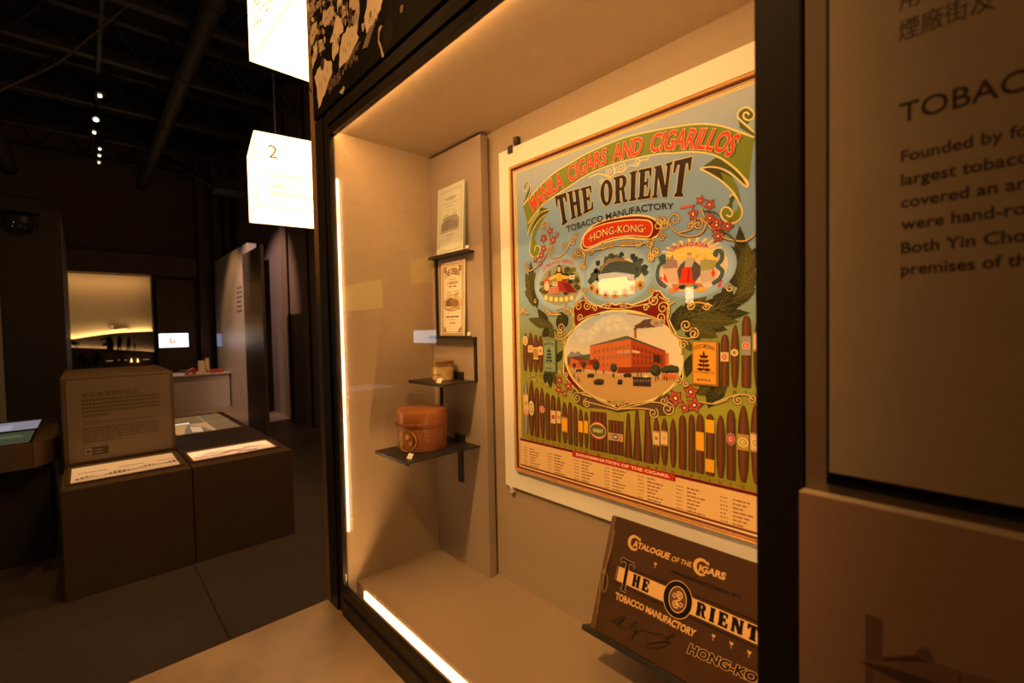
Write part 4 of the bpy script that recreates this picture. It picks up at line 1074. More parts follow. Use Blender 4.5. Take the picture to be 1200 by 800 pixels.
A.ell(*pp(600 + 330 / 8, 250 + 665 / 8), 0.012, 0.019, rr_, 14, 16); A.ell(*pp(600 + 328 / 8, 250 + 680 / 8), 0.010, 0.014, albw(216, 170, 110), 15, 16)
A.poly(W((345, 540), (365, 540), (368, 600), (342, 600)), albw(120, 84, 50), 13)
for k in range(6): 
    c = pp(600 + (322 + k * 48) / 8, 250 + (790 - abs(k - 2.5) ** 2 * 2.5) / 8 + 2); A.ell(c[0], c[1], 0.0088, 0.0088, goldd, 16, 14); A.ell(c[0], c[1], 0.0068, 0.0068, gold, 17, 14)
A.text_path('LA PERLA DEL ORIENTE', W((300, 545), (340, 505), (430, 470), (520, 465), (575, 490)), W((285, 515), (330, 475), (425, 442), (520, 432), (580, 455)), rr_, 14, 0.01)
# middle: dark wreath with ribbon
x, z, rx, rz = medal(723, 322, 34, 29)
A.ell(x, z - rz * .3, rx * .9, rz * .6, albw(206, 178, 100), 11, 32, rim=albw(186, 176, 130))
rl = random.Random(11)
for k in range(70):
    a = rl.uniform(-0.1, pi + 0.1); r = rl.uniform(.35, .85)
    A.leaf((x + rx * r * cos(a), z + rz * r * sin(a) - .004), (x + rx * (r + .22) * cos(a), z + rz * (r + .22) * sin(a) - .004), 0.0085, (albw(60, 66, 48), albw(76, 78, 52), albw(46, 52, 40))[k % 3], 12)
A.poly([(x - rx * .62, z - rz * .1), (x - rx * .6, z + rz * .35), (x, z + rz * .62), (x + rx * .62, z + rz * .4), (x + rx * .66, z - rz * .1)], albw(66, 70, 52), 13)
rb = MP([(175, 575), (230, 500), (310, 478), (450, 482)], 680, 240, 7.27); rtp = MP([(168, 545), (225, 470), (310, 448), (448, 470)], 680, 240, 7.27)
A.poly(rb + rtp[::-1], albw(150, 110, 60), 14); A.text_path('FLOR DE MANILA', [((a[0] * 3 + b[0]) / 4, (a[1] * 3 + b[1]) / 4) for a, b in zip(rb, rtp)], [((a[0] + b[0] * 3) / 4, (a[1] + b[1] * 3) / 4) for a, b in zip(rb, rtp)], gdk, 15, 0.0)
A.stroke(MP([(380, 455), (450, 485)], 680, 240, 7.27), 0.004, albw(220, 190, 140), 15)
for k, (cx_, cy_) in enumerate(((100, 710), (150, 740), (220, 760), (300, 762), (385, 745), (450, 712), (515, 682))):
    c = pp(680 + cx_ / 7.27, 240 + cy_ / 7.27); A.ell(c[0], c[1], 0.0105, 0.0105, goldd, 16, 16); A.ell(c[0], c[1], 0.0085, 0.0085, albw(190, 120, 40), 17, 16); A.ell(c[0], c[1], 0.004, 0.0055, gdk, 18, 8)
A.poly(MP([(400, 610), (480, 610), (470, 635), (440, 650), (405, 640)], 680, 240, 7.27), albw(70, 50, 40), 15)
# right: enthroned queen between dragons
x, z, rx, rz = medal(811, 313, 41, 31)
A.ell(x, z, rx * .98, rz * .92, albw(200, 160, 112), 11, 40, rim=albw(208, 170, 124))
V = lambda *l: MP(l, 760, 250, 8)
A.poly(V((150, 430), (180, 360), (300, 320), (420, 315), (540, 330), (640, 380), (650, 440)), albw(236, 176, 66), 12)
cq = pp(760 + 385 / 8, 250 + 400 / 8)
for k in range(11):
    a = radians(10 + 16 * k); A.poly([cq, (cq[0] + 0.075 * cos(a - .05), cq[1] + 0.036 * sin(a - .05) + .004), (cq[0] + 0.075 * cos(a + .05), cq[1] + 0.036 * sin(a + .05) + .004)], albw(246, 196, 96), 13)
A.poly(V((130, 480), (190, 400), (200, 430), (230, 380), (240, 430), (270, 440), (280, 520), (140, 520)), albw(150, 110, 84), 13)
A.poly(V((490, 440), (530, 430), (535, 360), (540, 430), (640, 440), (640, 500), (560, 560), (480, 540)), albw(150, 132, 60), 13)
A.poly(V((140, 520), (280, 510), (300, 640), (160, 650)), albw(196, 150, 104), 13); A.poly(V((480, 540), (640, 520), (640, 620), (500, 650)), albw(190, 150, 110), 13)
A.poly(V((270, 540), (300, 480), (350, 440), (430, 440), (490, 490), (490, 580), (440, 640), (290, 640)), albw(84, 62, 48), 14)
A.poly(V((350, 440), (370, 410), (420, 410), (430, 450), (405, 510), (340, 510)), albw(176, 150, 110), 15)
A.poly(V((368, 385), (405, 385), (403, 420), (372, 420)), SKIN, 16); A.poly(V((365, 370), (408, 370), (408, 390), (365, 390)), goldd, 17); A.stroke(V((420, 440), (455, 410), (470, 380)), 0.002, goldd, 16)
A.poly(V((320, 505), (405, 500), (410, 600), (450, 655), (280, 655), (310, 590)), redc, 16); A.poly(V((375, 520), (390, 520), (385, 640), (360, 640)), alb(170, 20, 10), 17)
A.poly(V((220, 660), (500, 655), (520, 690), (230, 700)), albw(170, 110, 54), 14)
for q, c in (((235, 720, 40, 14), albw(220, 110, 30)), ((490, 712, 44, 14), albw(230, 150, 40)), ((320, 690, 30, 14), leafd), ((430, 690, 30, 14), albw(60, 90, 90)), ((270, 705, 20, 8), rr_)):
    p = pp(760 + q[0] / 8, 250 + q[1] / 8); A.ell(p[0], p[1], q[2] / 8 * .0026, q[3] / 8 * .0028, c, 17, 14)
dk = albw(48, 50, 42); dg = albw(70, 96, 70)
for pts_ in ([(165, 460), (120, 440), (115, 410), (150, 405), (140, 450), (100, 500), (85, 590), (110, 650), (170, 690)], [(650, 400), (625, 380), (650, 350), (690, 370), (690, 430), (650, 490), (695, 540), (670, 610), (600, 660)]):
    A.stroke(V(*pts_), 0.0085, dk, 16); A.stroke(V(*pts_), 0.0035, dg, 17)
for q in (((155, 560), (170, 600), (185, 650), (140, 620)), ((610, 520), (630, 560), (610, 600), (590, 560))): A.poly(V(*q), redc, 17)
for k in range(10):
    p = pp(760 + rl.choice([rl.uniform(90, 130), rl.uniform(640, 710)]) / 8, 250 + rl.uniform(600, 690) / 8); A.ell(p[0], p[1], 0.004, 0.003, rr_, 13, 8)
A.text_path('GRANDASIA', V((212, 362), (300, 325), (390, 306), (480, 308), (562, 322)), V((200, 325), (295, 290), (388, 272), (480, 272), (568, 288)), rr_, 16, 0.03)
# ---- cigarette packets
def packet(pts, c1, c2, word, sub, sx, foot):
    q = MP(pts[0], *pts[1:]); v = [Vector(p) for p in q]
    L = lambda a, b: (v[0].lerp(v[1], a)).lerp(v[3].lerp(v[2], a), b)
    A.poly([(p[0] + 0.003, p[1] - 0.002) for p in q], leafd, 19)
    A.poly(q, c2, 20); A.poly([L(.04, .02), L(.9, .02), L(.9, .96), L(.04, .96)], c1, 21)
    A.text_path(word, [L(.06, .2), L(.45, .15), L(.86, .2)], [L(.06, .11), L(.45, .05), L(.86, .11)], gdk, 23, 0.02)
    for k in range(4):
        b = .34 + k * .09
        for sg in (-1, 1): A.leaf(L(.45, b + .03), L(.45 + sg * (.18 + k * .035), b - .02 + k * .015), 0.0035, browd if sx else albw(50, 58, 30), 23)
    A.leaf(L(.45, .36), L(.45, .2), 0.0025, browd if sx else albw(50, 58, 30), 23); A.rect(L(.43, .64)[0], L(.43, .64)[1], L(.47, .4)[0], L(.47, .4)[1], browd if sx else leafd, 23)
    A.text_path(sub, [L(.1, .73), L(.86, .73)], [L(.1, .68), L(.86, .68)], gdk, 23, 0.0); A.text_path(foot, [L(.2, .9), L(.72, .9)], [L(.2, .85), L(.72, .85)], gdk, 23, 0.02)
packet([((195, 305), (385, 310), (385, 632), (195, 615)), *O2], albw(226, 140, 32), albw(160, 90, 18), 'GOOD SMOKING', '25 CIGARETTES', 1, 'MANILA')
packet([((213, 330), (297, 333), (300, 552), (216, 545)), *O8], albw(138, 140, 84), albw(96, 100, 54), 'SMOKING', '25 CIGARETTES', 0, 'MANILA')

# ---- the long green banner and its lettering
btop = MP([(613, 241), (632, 219), (650, 202.5), (670, 190.5), (690, 179), (730, 162), (770, 152.5), (790, 149), (810, 146), (830, 145.5), (850, 149), (870, 156), (884, 161)])
bbot = MP([(619, 262), (622.5, 257), (634, 242), (645, 233), (665, 220), (690, 204), (720, 192), (750, 184.5), (775, 180), (790, 179.6), (808.8, 178), (831, 180), (846, 186), (860, 196), (870, 206), (877, 218)])
gr = alb(122, 104, 14); gr2 = alb(80, 68, 9); grl = alb(150, 132, 28)
bt = catmull([Vector(p) for p in btop], 5); bb = catmull([Vector(p) for p in bbot], 5)
A.poly(bt + bb[::-1], gr, 9)
A.stroke(btop, 0.0034, gold, 12); A.stroke(bbot, 0.0034, gold, 12)
# left tail
A.poly(W((128, -70), (190, 30), (145, 200), (150, 90), (160, 30)), gr, 9)
A.poly(MP([(613, 242), (619, 255), (620, 262), (630, 252), (628, 235)]), gr, 9)
A.poly(MP([(619, 250), (624, 262), (619, 276), (618, 262)]), gr, 9)
A.poly(MP([(634, 243), (645, 245), (640, 252), (628, 262), (619, 276), (622, 262)]), gr2, 10); A.stroke(MP([(645, 245), (634, 249), (626, 259), (618.5, 275.5), (622.5, 262), (633, 246)]), 0.0024, gold, 12)
A.poly(MP([(640, 252), (632, 258), (625, 270), (622.5, 284), (622, 296), (625, 301), (631, 299), (633, 292), (629, 285), (627, 279), (631, 268)]), gr, 10)
A.stroke(MP([(640, 251), (632, 258), (625, 270), (622, 284), (621, 294), (625, 301), (631, 299), (633, 290), (628, 288), (627, 294)]), 0.0024, gold, 12)
A.poly(MP([(613, 241), (618, 226), (621, 219), (620, 214), (617, 216), (615, 222), (614, 218), (617, 213), (621, 214), (622.5, 219), (622, 228), (618, 236)]), gr2, 9); A.stroke(MP([(613, 241), (620, 229), (622, 219), (619, 213.5), (615, 217), (614.5, 223), (617.5, 225)]), 0.0022, gold, 12)
# right tail
A.poly(MP([(850, 149), (870, 156), (884, 161), (886, 163), (880, 171), (874, 180), (871.5, 188), (872, 198), (876, 212), (870, 206), (860, 196), (846, 186)]), gr, 9)
U = lambda *l: MP(l, 790, 160, 8)
A.poly(U((400, 190), (450, 210), (560, 290), (640, 370), (695, 430), (690, 470), (650, 450), (540, 350), (440, 300), (340, 285), (275, 280), (340, 235)), gr2, 10)
A.stroke(U((400, 190), (450, 210), (560, 290), (640, 370), (695, 430), (690, 470), (650, 450), (540, 350), (440, 300), (340, 285), (245, 300)), 0.0034, gold, 12)
A.poly(U((245, 302), (340, 290), (440, 305), (540, 370), (600, 480), (625, 600), (620, 640), (560, 540), (450, 420), (340, 350)), albw(64, 52, 12), 9); A.poly(U((440, 330), (540, 380), (600, 480), (620, 600), (560, 530), (470, 430)), gr, 10)
A.stroke(U((245, 302), (340, 350), (450, 420), (560, 530), (620, 640), (640, 700), (620, 770), (560, 810), (480, 790), (440, 730), (460, 670), (510, 665), (548, 710), (530, 750), (490, 735)), 0.0034, gold, 12)
A.poly(U((600, 640), (640, 680), (630, 760), (560, 805), (480, 790), (442, 730), (460, 675), (500, 668), (545, 720), (590, 690)), gr, 10)
A.poly(U((520, 560), (550, 540), (575, 570), (550, 620), (545, 700), (480, 660), (520, 620)), gr2, 9); A.stroke(U((520, 570), (550, 543), (580, 570)), 0.003, gold, 12)
A.poly(MP([(865, 137), (867, 150), (884, 160), (884, 156), (876, 146), (880, 141), (884, 134), (883, 130), (879, 127), (872, 127), (866, 132)]), gr2, 8); A.stroke(MP([(884, 155), (876, 148), (866, 139), (865, 133), (869, 128), (875, 126), (881, 129), (884, 134), (882, 139), (877, 141), (872, 138), (872, 133), (876, 132), (878, 135)]), 0.0034, gold, 12)
bl = MP([(625, 248), (645, 229.5), (665, 216), (690, 200), (720, 189), (750, 181), (775, 176.5), (800, 174), (830, 175.5), (845, 179), (856, 184)])
tl = MP([(620, 234), (640, 214.5), (660, 200.5), (686, 185.5), (720, 170), (750, 161.5), (775, 156), (800, 152), (832, 151.5), (850, 154), (869, 159.5)])
TXT = 'MANILA  CIGARS  AND  CIGARILLOS'
A.text_path(TXT, bl, tl, alb(62, 58, 14), 13, 0.028, 0.0, 0.0032, -0.0026)
A.text_path(TXT, bl, tl, alb(244, 160, 66), 14, 0.042); A.text_path(TXT, bl, tl, alb(222, 44, 6), 15, 0.022)
# ---- title
tbl = along(catmull([Vector(p) for p in MP([(656.5, 267), (669, 258), (681, 253), (696, 245), (713, 240.6), (731, 237.5), (748, 234.3), (761, 232.5), (780, 231), (805, 230.6)])]), 60)
ttl = along(catmull([Vector(p) for p in MP([(650.5, 230), (667, 224.5), (683, 220), (695, 216.5), (714, 209.8), (728, 205.5), (743, 200.5), (760, 197), (776, 193), (795, 187.5), (812, 183.4)])]), 60)
def tplace(u, v):
    i = min(59, int(u * 60)); f = u * 60 - i
    a_ = tbl[i].lerp(tbl[i + 1], f); b_ = ttl[i].lerp(ttl[i + 1], f)
    c_ = a_.lerp(b_, v)
    return (c_.x, c_.y)
slab_word(A, 'THE ORIENT', tplace, alb(38, 16, 5), 15, 0.0034, alb(244, 168, 66), gap=0.10, space=0.42)
A.text_path('TOBACCO MANUFACTORY', MP([(665, 272.5), (690, 264), (720, 255.5), (750, 249), (772, 245.5), (790, 245)]), MP([(664, 265.5), (690, 257), (720, 248), (750, 241), (770, 238.5), (789.5, 238)]), albw(40, 20, 8), 15, 0.014)
A.build('poster_print', M['ink_sheen'], pst)

# clips that hold the mount
def clip(name, label, o, ax, up, dpt, mt):
    t = thing(name, label, 'clip', o)
    return t
t = thing('mirror_clip', 'black stepped clip gripping the top left of the poster mount', 'clip', (-1.10, YM, 2.063))
c1 = at(598, 175, 1, YM - 0.003); c2 = at(604, 167, 1, YM - 0.003)
MB().box(c1.x - 0.012, c1.x + 0.008, YM - 0.005, YM - 0.0002, c1.z - 0.012, c1.z + 0.012).build('jaw', M['black_metal'], t, bevel=0.001)
b = MB().box(c2.x - 0.010, c2.x + 0.009, YM - 0.004, YB - 0.0042, c2.z - 0.004, c2.z + 0.018)
b.build('plate', M['black_metal'], t, bevel=0.001)
MB().obox((c2.x - 0.003, YM - 0.0052, c2.z + 0.006), (0.006, 0, 0), (0, 0.0015, 0), (0, 0, 0.006)).build('screw', M['liner'], t, bevel=0.0008)
clr = mat('clear_acrylic', (0.55, 0.47, 0.38), 0.15)
t = thing('mirror_clip', 'small clear clip under the lower left corner of the poster mount', 'clip', (-1.115, YM, 0.965))
c1 = at(600, 574.5, 1, YM - 0.003)
MB().box(c1.x - 0.012, c1.x + 0.005, YM - 0.004, YB - 0.0042, c1.z - 0.008, 0.9754).build('plate', clr, t, bevel=0.0008)
MB().box(c1.x - 0.0085, c1.x - 0.0055, YM - 0.0052, YM - 0.0042, c1.z - 0.001, c1.z + 0.002).build('screw', M['dark_metal'], t)

# ------------------------------------------------------------------ catalogue on its rest
TH = radians(21.88)
BO = Vector((-0.678, 0.27, 0.772)); BX = Vector((1, 0, 0)); BU = Vector((0, sin(TH), cos(TH))); BN = Vector((0, -cos(TH), sin(TH)))
bk_ = thing('catalogue_book', 'brown cigar catalogue with gilt title and knotted cord leaning on a black rest', 'book', BO)
BW, BH = 0.402, 0.264
covm = mat('brown_cover_cloth', (0.05, 0.020, 0.006), 0.7, noise=0.14, scale=40, bump=0.15, spec=0.2)
covm2 = mat('worn_brown_spine', (0.10, 0.045, 0.018), 0.6, noise=0.2, scale=60, bump=0.2)
def bob(b, x, u, n, w, h, d):   # box in book coordinates, n = depth in front of the cover plane
    return b.obox(BO + BX * x + BU * u + BN * n, BX * w, BU * h, BN * d)
cover_ = bob(MB(), 0.012, 0, -0.003, BW - 0.012, BH, 0.003).build('front_cover', covm, bk_, bevel=0.0012)
bob(MB(), 0.004, 0.002, -0.0185, BW - 0.008, BH - 0.004, 0.0154).build('page_block', paper, bk_)
bob(MB(), 0.0, 0, -0.022, BW, BH, 0.003).build('back_cover', covm, bk_, bevel=0.0012)
sp = bob(MB(), -0.001, 0, -0.0225, 0.0135, BH, 0.0235)
sp.build('spine', covm2, bk_, bevel=0.002)
cordm = mat('olive_brown_cord', (0.24, 0.15, 0.06), 0.8)
cd = MB()
def bpt(x, u, n=0.0035): return BO + BX * x + BU * u + BN * n
def cord(pts, r=0.0011): cd.tube(catmull([bpt(*p) for p in pts], 6), r, 6)
cord([(0.010, 0.232, 0.0005), (0.012, 0.225, 0.003), (0.014, 0.19, 0.004), (0.013, 0.15, 0.005), (0.012, 0.134, 0.006)])
cord([(0.014, 0.232, 0.0005), (0.018, 0.20, 0.004), (0.014, 0.15, 0.005), (0.012, 0.134, 0.006)])
cord([(0.012, 0.134, 0.006), (0.024, 0.120, 0.006), (0.026, 0.098, 0.006), (0.020, 0.088, 0.005), (0.015, 0.10, 0.006), (0.013, 0.132, 0.007)])
cord([(0.012, 0.134, 0.006), (0.006, 0.115, 0.006), (0.008, 0.085, 0.005), (0.013, 0.06, 0.004)])
cord([(0.012, 0.134, 0.006), (0.009, 0.10, 0.004), (0.010, 0.06, 0.003), (0.012, 0.035, 0.0005)])
cord([(0.013, 0.140, 0.006), (0.016, 0.132, 0.008), (0.012, 0.126, 0.008), (0.009, 0.134, 0.008), (0.013, 0.140, 0.006)], 0.0014)
cd.build('cord', cordm, bk_, smooth=True)
B = Art(BO + BN * 0.0003, BX, BU, BN, 0.0001)
gl_ = alb(214, 126, 44, .9); gl2 = alb(222, 134, 48, .9); bk2 = alb(16, 8, 2); cv = alb(100, 52, 20)
def bp(px, py):
    v = ray(px, py); nn = BN
    p = CAM + v * ((BO - CAM).dot(nn) / v.dot(nn)) - BO
    return (p.x, p.dot(BU))
def BPP(l, ox=0, oy=0, sc=1.0): return [bp(ox + a / sc, oy + c / sc) for a, c in l]
B.stroke([(0.0165, 0.002), (0.0165, BH - 0.002)], 0.0012, albw(60, 28, 12), 1, smooth=False)
S6 = (690, 590, 6.0)
# gilt band with title
B.rect(0.040, 0.121, 0.392, 0.159, albw(70, 34, 14), 1); B.rect(0.0385, 0.1165, 0.392, 0.1185, bk2, 2); B.rect(0.0385, 0.1615, 0.392, 0.1635, bk2, 2)
zb0 = bp(690 + 215 / 6, 590 + 515 / 6); zb1 = bp(690 + 245 / 6, 590 + 425 / 6)
B.rect(0.045, 0.124, 0.385, 0.156, gl2, 3)
for k in range(6): B.rect(0.0405, 0.127 + k * 0.005, 0.0425, 0.129 + k * 0.005, gl2, 3)
BSL = {'T': SLAB['T'], 'H': SLAB['H'], 'E': SLAB['E'], 'R': SLAB['R'], 'I': SLAB['I'], 'N': SLAB['N'], 'O': SLAB['O']}
def bword(word, x0, x1, u0, u1, col, ly, ow, oc, gap=0.2): slab_word(B, word, lambda a, b: (x0 + (x1 - x0) * a, u0 + (u1 - u0) * b), col, ly, ow, oc, gap)
# tall T
B.polys([R_(.42, 0, .62, .95), R_(.3, 0, .74, .05), [(.0, .9), (.1, 1), (.9, .96), (1, .86), (.96, .8), (.86, .9), (.16, .9), (.06, .8)]], lambda a, b: (0.046 + 0.040 * a, 0.108 + 0.070 * b), bk2, 6, 0.0022, gl_, 5)
bword('HE', 0.086, 0.128, 0.128, 0.153, bk2, 6, 0.002, albw(90, 46, 18), 0.3)
B.ell(0.1975, 0.1405, 0.0335, 0.0375, gl_, 6, 40); B.ell(0.1975, 0.1405, 0.032, 0.036, bk2, 7, 40); B.ell(0.1975, 0.1405, 0.0205, 0.0265, gl_, 8, 36); B.ell(0.1975, 0.1405, 0.0185, 0.0245, cv, 9, 36)
B.spiral(0.2005, 0.149, 0.008, 1.5, 2.5, -1, 0.0026, gl2, 10); B.spiral(0.195, 0.131, 0.008, 1.5, 5.6, -1, 0.0026, gl2, 10); B.spiral(0.190, 0.145, 0.006, 1.2, 0, 1, 0.002, gl2, 10); B.spiral(0.206, 0.134, 0.006, 1.2, 3, 1, 0.002, gl2, 10)
B.stroke([(0.193, 0.150), (0.203, 0.142), (0.194, 0.136), (0.202, 0.128)], 0.003, gl2, 10)
bword('RIENT', 0.2395, 0.362, 0.128, 0.153, bk2, 6, 0.002, albw(90, 46, 18), 0.3)
# two large initials with small capitals
def bigC(cx_, cu_, r):
    q = [(cx_ + r * cos(radians(a)), cu_ + r * 1.02 * sin(radians(a))) for a in range(48, 318, 9)]; q2 = [(cx_ + 0.002 + r * .66 * cos(radians(a)), cu_ + r * .7 * sin(radians(a))) for a in range(312, 48, -9)]
    B.poly(q + q2, gl_, 4); B.poly([(cx_ + r * .5, cu_ + r * .55), (cx_ + r * .95, cu_ + r * .45), (cx_ + r * .8, cu_ + r * .95)], gl_, 4)
cA = bp(690 + 320 / 6, 590 + 275 / 6); cB = bp(690 + 790 / 6, 590 + 445 / 6)
bigC(cA[0], cA[1], 0.0172); bigC(cB[0], cB[1], 0.0172)
def btext(txt, pb, pt_, col, ly, bold): B.text_path(txt, BPP(pb, *S6), BPP(pt_, *S6), col, ly, bold)
btext('ATALOGUE', [(310, 300), (430, 340), (560, 392)], [(322, 258), (440, 306), (575, 352)], gl_, 5, 0.045)
btext('OF THE', [(578, 400), (718, 446)], [(592, 368), (726, 414)], gl_, 5, 0.02)
btext('IGARS', [(775, 470), (955, 535)], [(785, 430), (965, 490)], gl_, 5, 0.045)
btext('MANUFACTURED BY', [(583, 482), (700, 532), (850, 590), (1070, 665)], [(596, 464), (706, 510), (858, 568), (1078, 643)], bk2, 4, 0.022)
S4 = (670, 690, 5.4545)
def btext4(txt, pb, pt_, col, ly, bold): B.text_path(txt, BPP(pb, *S4), BPP(pt_, *S4), col, ly, bold)
btext4('TOBACCO MANUFACTORY', [(280, 62), (450, 135), (620, 225), (780, 305)], [(285, 20), (460, 100), (640, 190), (795, 265)], gl_, 4, 0.045)
btext4('HONG-KONG', [(742, 405), (900, 475), (1172, 600), (1330, 672)], [(762, 352), (920, 424), (1190, 546), (1348, 616)], gl_, 4, 0.085); btext4('HONG-KONG', [(742, 405), (900, 475), (1172, 600), (1330, 672)], [(762, 352), (920, 424), (1190, 546), (1348, 616)], bk2, 5, 0.042)
def sprig(px, py, s):
    x, u = bp(px, py)
    for dx in (-1, 0, 1): B.leaf((x, u), (x + dx * 0.0035 * s, u + 0.006 * s), 0.0016 * s, gl_, 4)
    B.stroke([(x, u), (x, u - 0.006 * s)], 0.0012, gl_, 4, smooth=False)
for a in ((768, 662), (836, 746.5), (857, 755.5), (878, 766)): sprig(a[0], a[1], 1)
for a in range(3): B.leaf((0.365 + a * 0.006, 0.196), (0.366 + a * 0.006, 0.206), 0.0022, gl_, 4)
# signature
for q in ([(250, 205), (290, 195), (330, 175), (345, 185), (300, 215), (255, 208)], [(330, 180), (310, 215), (290, 235)], [(390, 215), (420, 210), (370, 240), (420, 245), (395, 290), (385, 320), (410, 285), (450, 262), (470, 270), (490, 272), (510, 282), (540, 288), (560, 285), (600, 310), (660, 285), (600, 330), (630, 340), (580, 370), (500, 375), (480, 358), (520, 345), (620, 335)], [(300, 235), (380, 260), (430, 275)]):
    B.stroke(BPP(q, *S4), 0.0017, bk2, 3)
B.build('cover_print', M['ink_sheen'], cover_)

rest = thing('book_rest', 'black angled metal rest holding the cigar catalogue', 'book rest', (-0.49, 0.30, 0.76))
rb_ = MB()
rb_.obox(BO + BX * -0.020 + BU * -0.0125 + BN * -0.034, BX * (BW + 0.04), BU * 0.012, BN * 0.040)
rb_.build('lip', M['black_metal'], rest, bevel=0.001)
MB().obox(BO + BX * 0.03 + BU * 0.0 + BN * -0.0265, BX * (BW - 0.06), BU * 0.2, BN * 0.004).build('back_plate', M['black_metal'], rest, bevel=0.0008)
for xx in (-0.60, -0.36):
    MB().box(xx, xx + 0.03, 0.335, YB - 0.0042, 0.84, 0.846).build('arm', M['black_metal'], rest)
# ------------------------------------------------------------------ old photograph above the case
php = thing('photo_panel', 'large old sepia photograph of a street crowd above the case', 'photograph', (-0.8, 0.0, 2.21))
PHX0, PHX1, PHZ0 = -1.601, 1.2, 2.2135
MB().box(PHX0, PHX1, -0.004, 0.012, PHZ0, 3.3).build('panel', M['black'], php)
H = Art((0, -0.0043, 0), (1, 0, 0), (0, 0, 1), (0, -1, 0))
def ph(px, py):
    p = at(px, py, 1, -0.0045); return (p.x, p.z)
def HP(l): return [ph(360 + x / 5.33, y / 5.33) for x, y in l]
blk1 = (0.007, 0.006, 0.005); shirt = (0.56, 0.49, 0.40); shirt2 = (0.44, 0.37, 0.30); shirt3 = (0.28, 0.22, 0.17); hair = (0.05, 0.035, 0.03)
H.rect(PHX0, PHZ0, PHX1, 3.3, blk1, 0)
def shirtp(l, c=shirt, fold=True, sd=0):
    rr = random.Random(sd * 7 + 1); q0 = HP(l); q = []
    for a, b in zip(q0, q0[1:] + q0[:1]):      # slightly ragged cloth outlines
        d = ((b[0] - a[0]) ** 2 + (b[1] - a[1]) ** 2) ** .5
        q.append(a)
        for u in (.3, .65):
            j = rr.uniform(-.10, .10)
            q.append((a[0] + (b[0] - a[0]) * u - (b[1] - a[1]) * j, a[1] + (b[1] - a[1]) * u + (b[0] - a[0]) * j))
    H.poly(q, c, 2)
    if fold:
        cx_ = sum(p[0] for p in q) / len(q); cz_ = sum(p[1] for p in q) / len(q)
        rr = random.Random(sd + len(l))
        hx = max(p[0] for p in q) - min(p[0] for p in q); hz = max(p[1] for p in q) - min(p[1] for p in q)
        for k in range(5):
            u = cx_ + hx * (k - 2) * .11; v = cz_ + hz * rr.uniform(-.05, .2); e = hz * rr.uniform(.15, .3)
            H.stroke([(u, v), (u + hx * .02, v - e * .5), (u + hx * rr.uniform(-.06, .06), v - e)], 0.007, tuple(w * (.66, .55)[k % 2] for w in c), 3, taper=True)
def head(x, y, r, c=hair, face=None):
    p = ph(360 + x / 5.33, y / 5.33); k = r / 5.33 * 0.0034
    H.ell(p[0], p[1], k, k * 1.25, c, 5, 16)
    if face: H.ell(p[0] + k * .25, p[1] - k * .5, k * .7, k * .7, face, 6, 12)
shirtp([(45, 480), (75, 420), (110, 365), (150, 380), (158, 450), (130, 520), (110, 590), (70, 680), (62, 600)], sd=1); head(95, 400, 24)
shirtp([(215, 240), (250, 170), (300, 150), (322, 230), (290, 300), (240, 390), (200, 430), (200, 330)], sd=2); head(268, 92, 24, hair); head(266, 150, 14, (.12, .09, .07))
shirtp([(185, 100), (215, 110), (225, 200), (190, 240), (200, 300), (165, 380), (155, 350), (160, 260), (142, 265), (165, 180)], sd=3); head(200, 70, 18)
shirtp([(375, -10), (470, -10), (458, 60), (430, 110), (400, 160), (370, 210), (358, 150)], sd=4)
shirtp([(265, -10), (322, -10), (320, 130), (300, 255), (290, 160), (300, 60), (262, 70)], sd=5, c=shirt2)
shirtp([(100, 60), (165, 40), (170, 90), (110, 170), (92, 130)], sd=6, c=shirt2); head(110, 40, 14)
shirtp([(28, 160), (60, 130), (62, 200), (24, 290), (14, 240)], sd=7, c=shirt2); head(50, 118, 14)
shirtp([(40, 290), (60, 250), (62, 330), (35, 430), (30, 400)], sd=8); head(66, 232, 14)
shirtp([(190, -10), (218, -10), (205, 50), (188, 80)], sd=9); shirtp([(70, 250), (96, 245), (102, 300), (75, 330)], sd=10, c=shirt2)
shirtp([(20, 40), (40, 20), (50, 60), (30, 110), (12, 110)], sd=11, c=shirt3); shirtp([(60, 10), (90, -5), (84, 40), (60, 60)], sd=12, c=shirt3)
shirtp([(340, 150), (356, 140), (356, 180), (345, 200)], sd=13, c=shirt2, fold=False); head(395, 90, 12, (.2, .15, .12)); head(330, 140, 20, blk1)
H.poly(HP([(445, 175), (462, 155), (470, 165), (452, 200), (450, 250), (462, 280), (482, 350), (468, 362), (458, 310), (442, 265)]), (0.33, .25, .19), 4)
head(505, 210, 44, (.014, .01, .009)); head(590, 55, 12, (.14, .10, .08))
shirtp([(200, 575), (228, 535), (236, 545), (222, 590)], sd=14, c=shirt2, fold=False)
for k in range(17):
    u = k / 16; x = 425 - 62 * u; y = 95 + 200 * u
    H.poly(HP([(x - 17, y + 5), (x + 17, y - 9), (x + 17.5, y - 6), (x - 16, y + 8)]), shirt, 4)
for k in range(14):
    u = k / 13; x = 322 - 68 * u; y = 268 + 128 * u
    H.poly(HP([(x - 14, y + 4), (x + 12, y - 8), (x + 13, y - 4), (x - 12, y + 8)]), (0.16, .13, .12), 4)
rp = random.Random(21)
for k in range(46):      # mottled crowd between the figures
    x = rp.uniform(5, 330); y = rp.uniform(-10, 600 - x * 1.2)
    if y < 0: continue
    q = [(x + rp.uniform(-12, 12), y + rp.uniform(-22, 22)) for _ in range(4)]
    q.sort(key=lambda p: math.atan2(p[1] - y, p[0] - x))
    H.poly(HP(q), rp.choice([(.06, .042, .03), (.12, .09, .065), (.22, .17, .12), (.03, .022, .018)]), 1)
rq = random.Random(33)
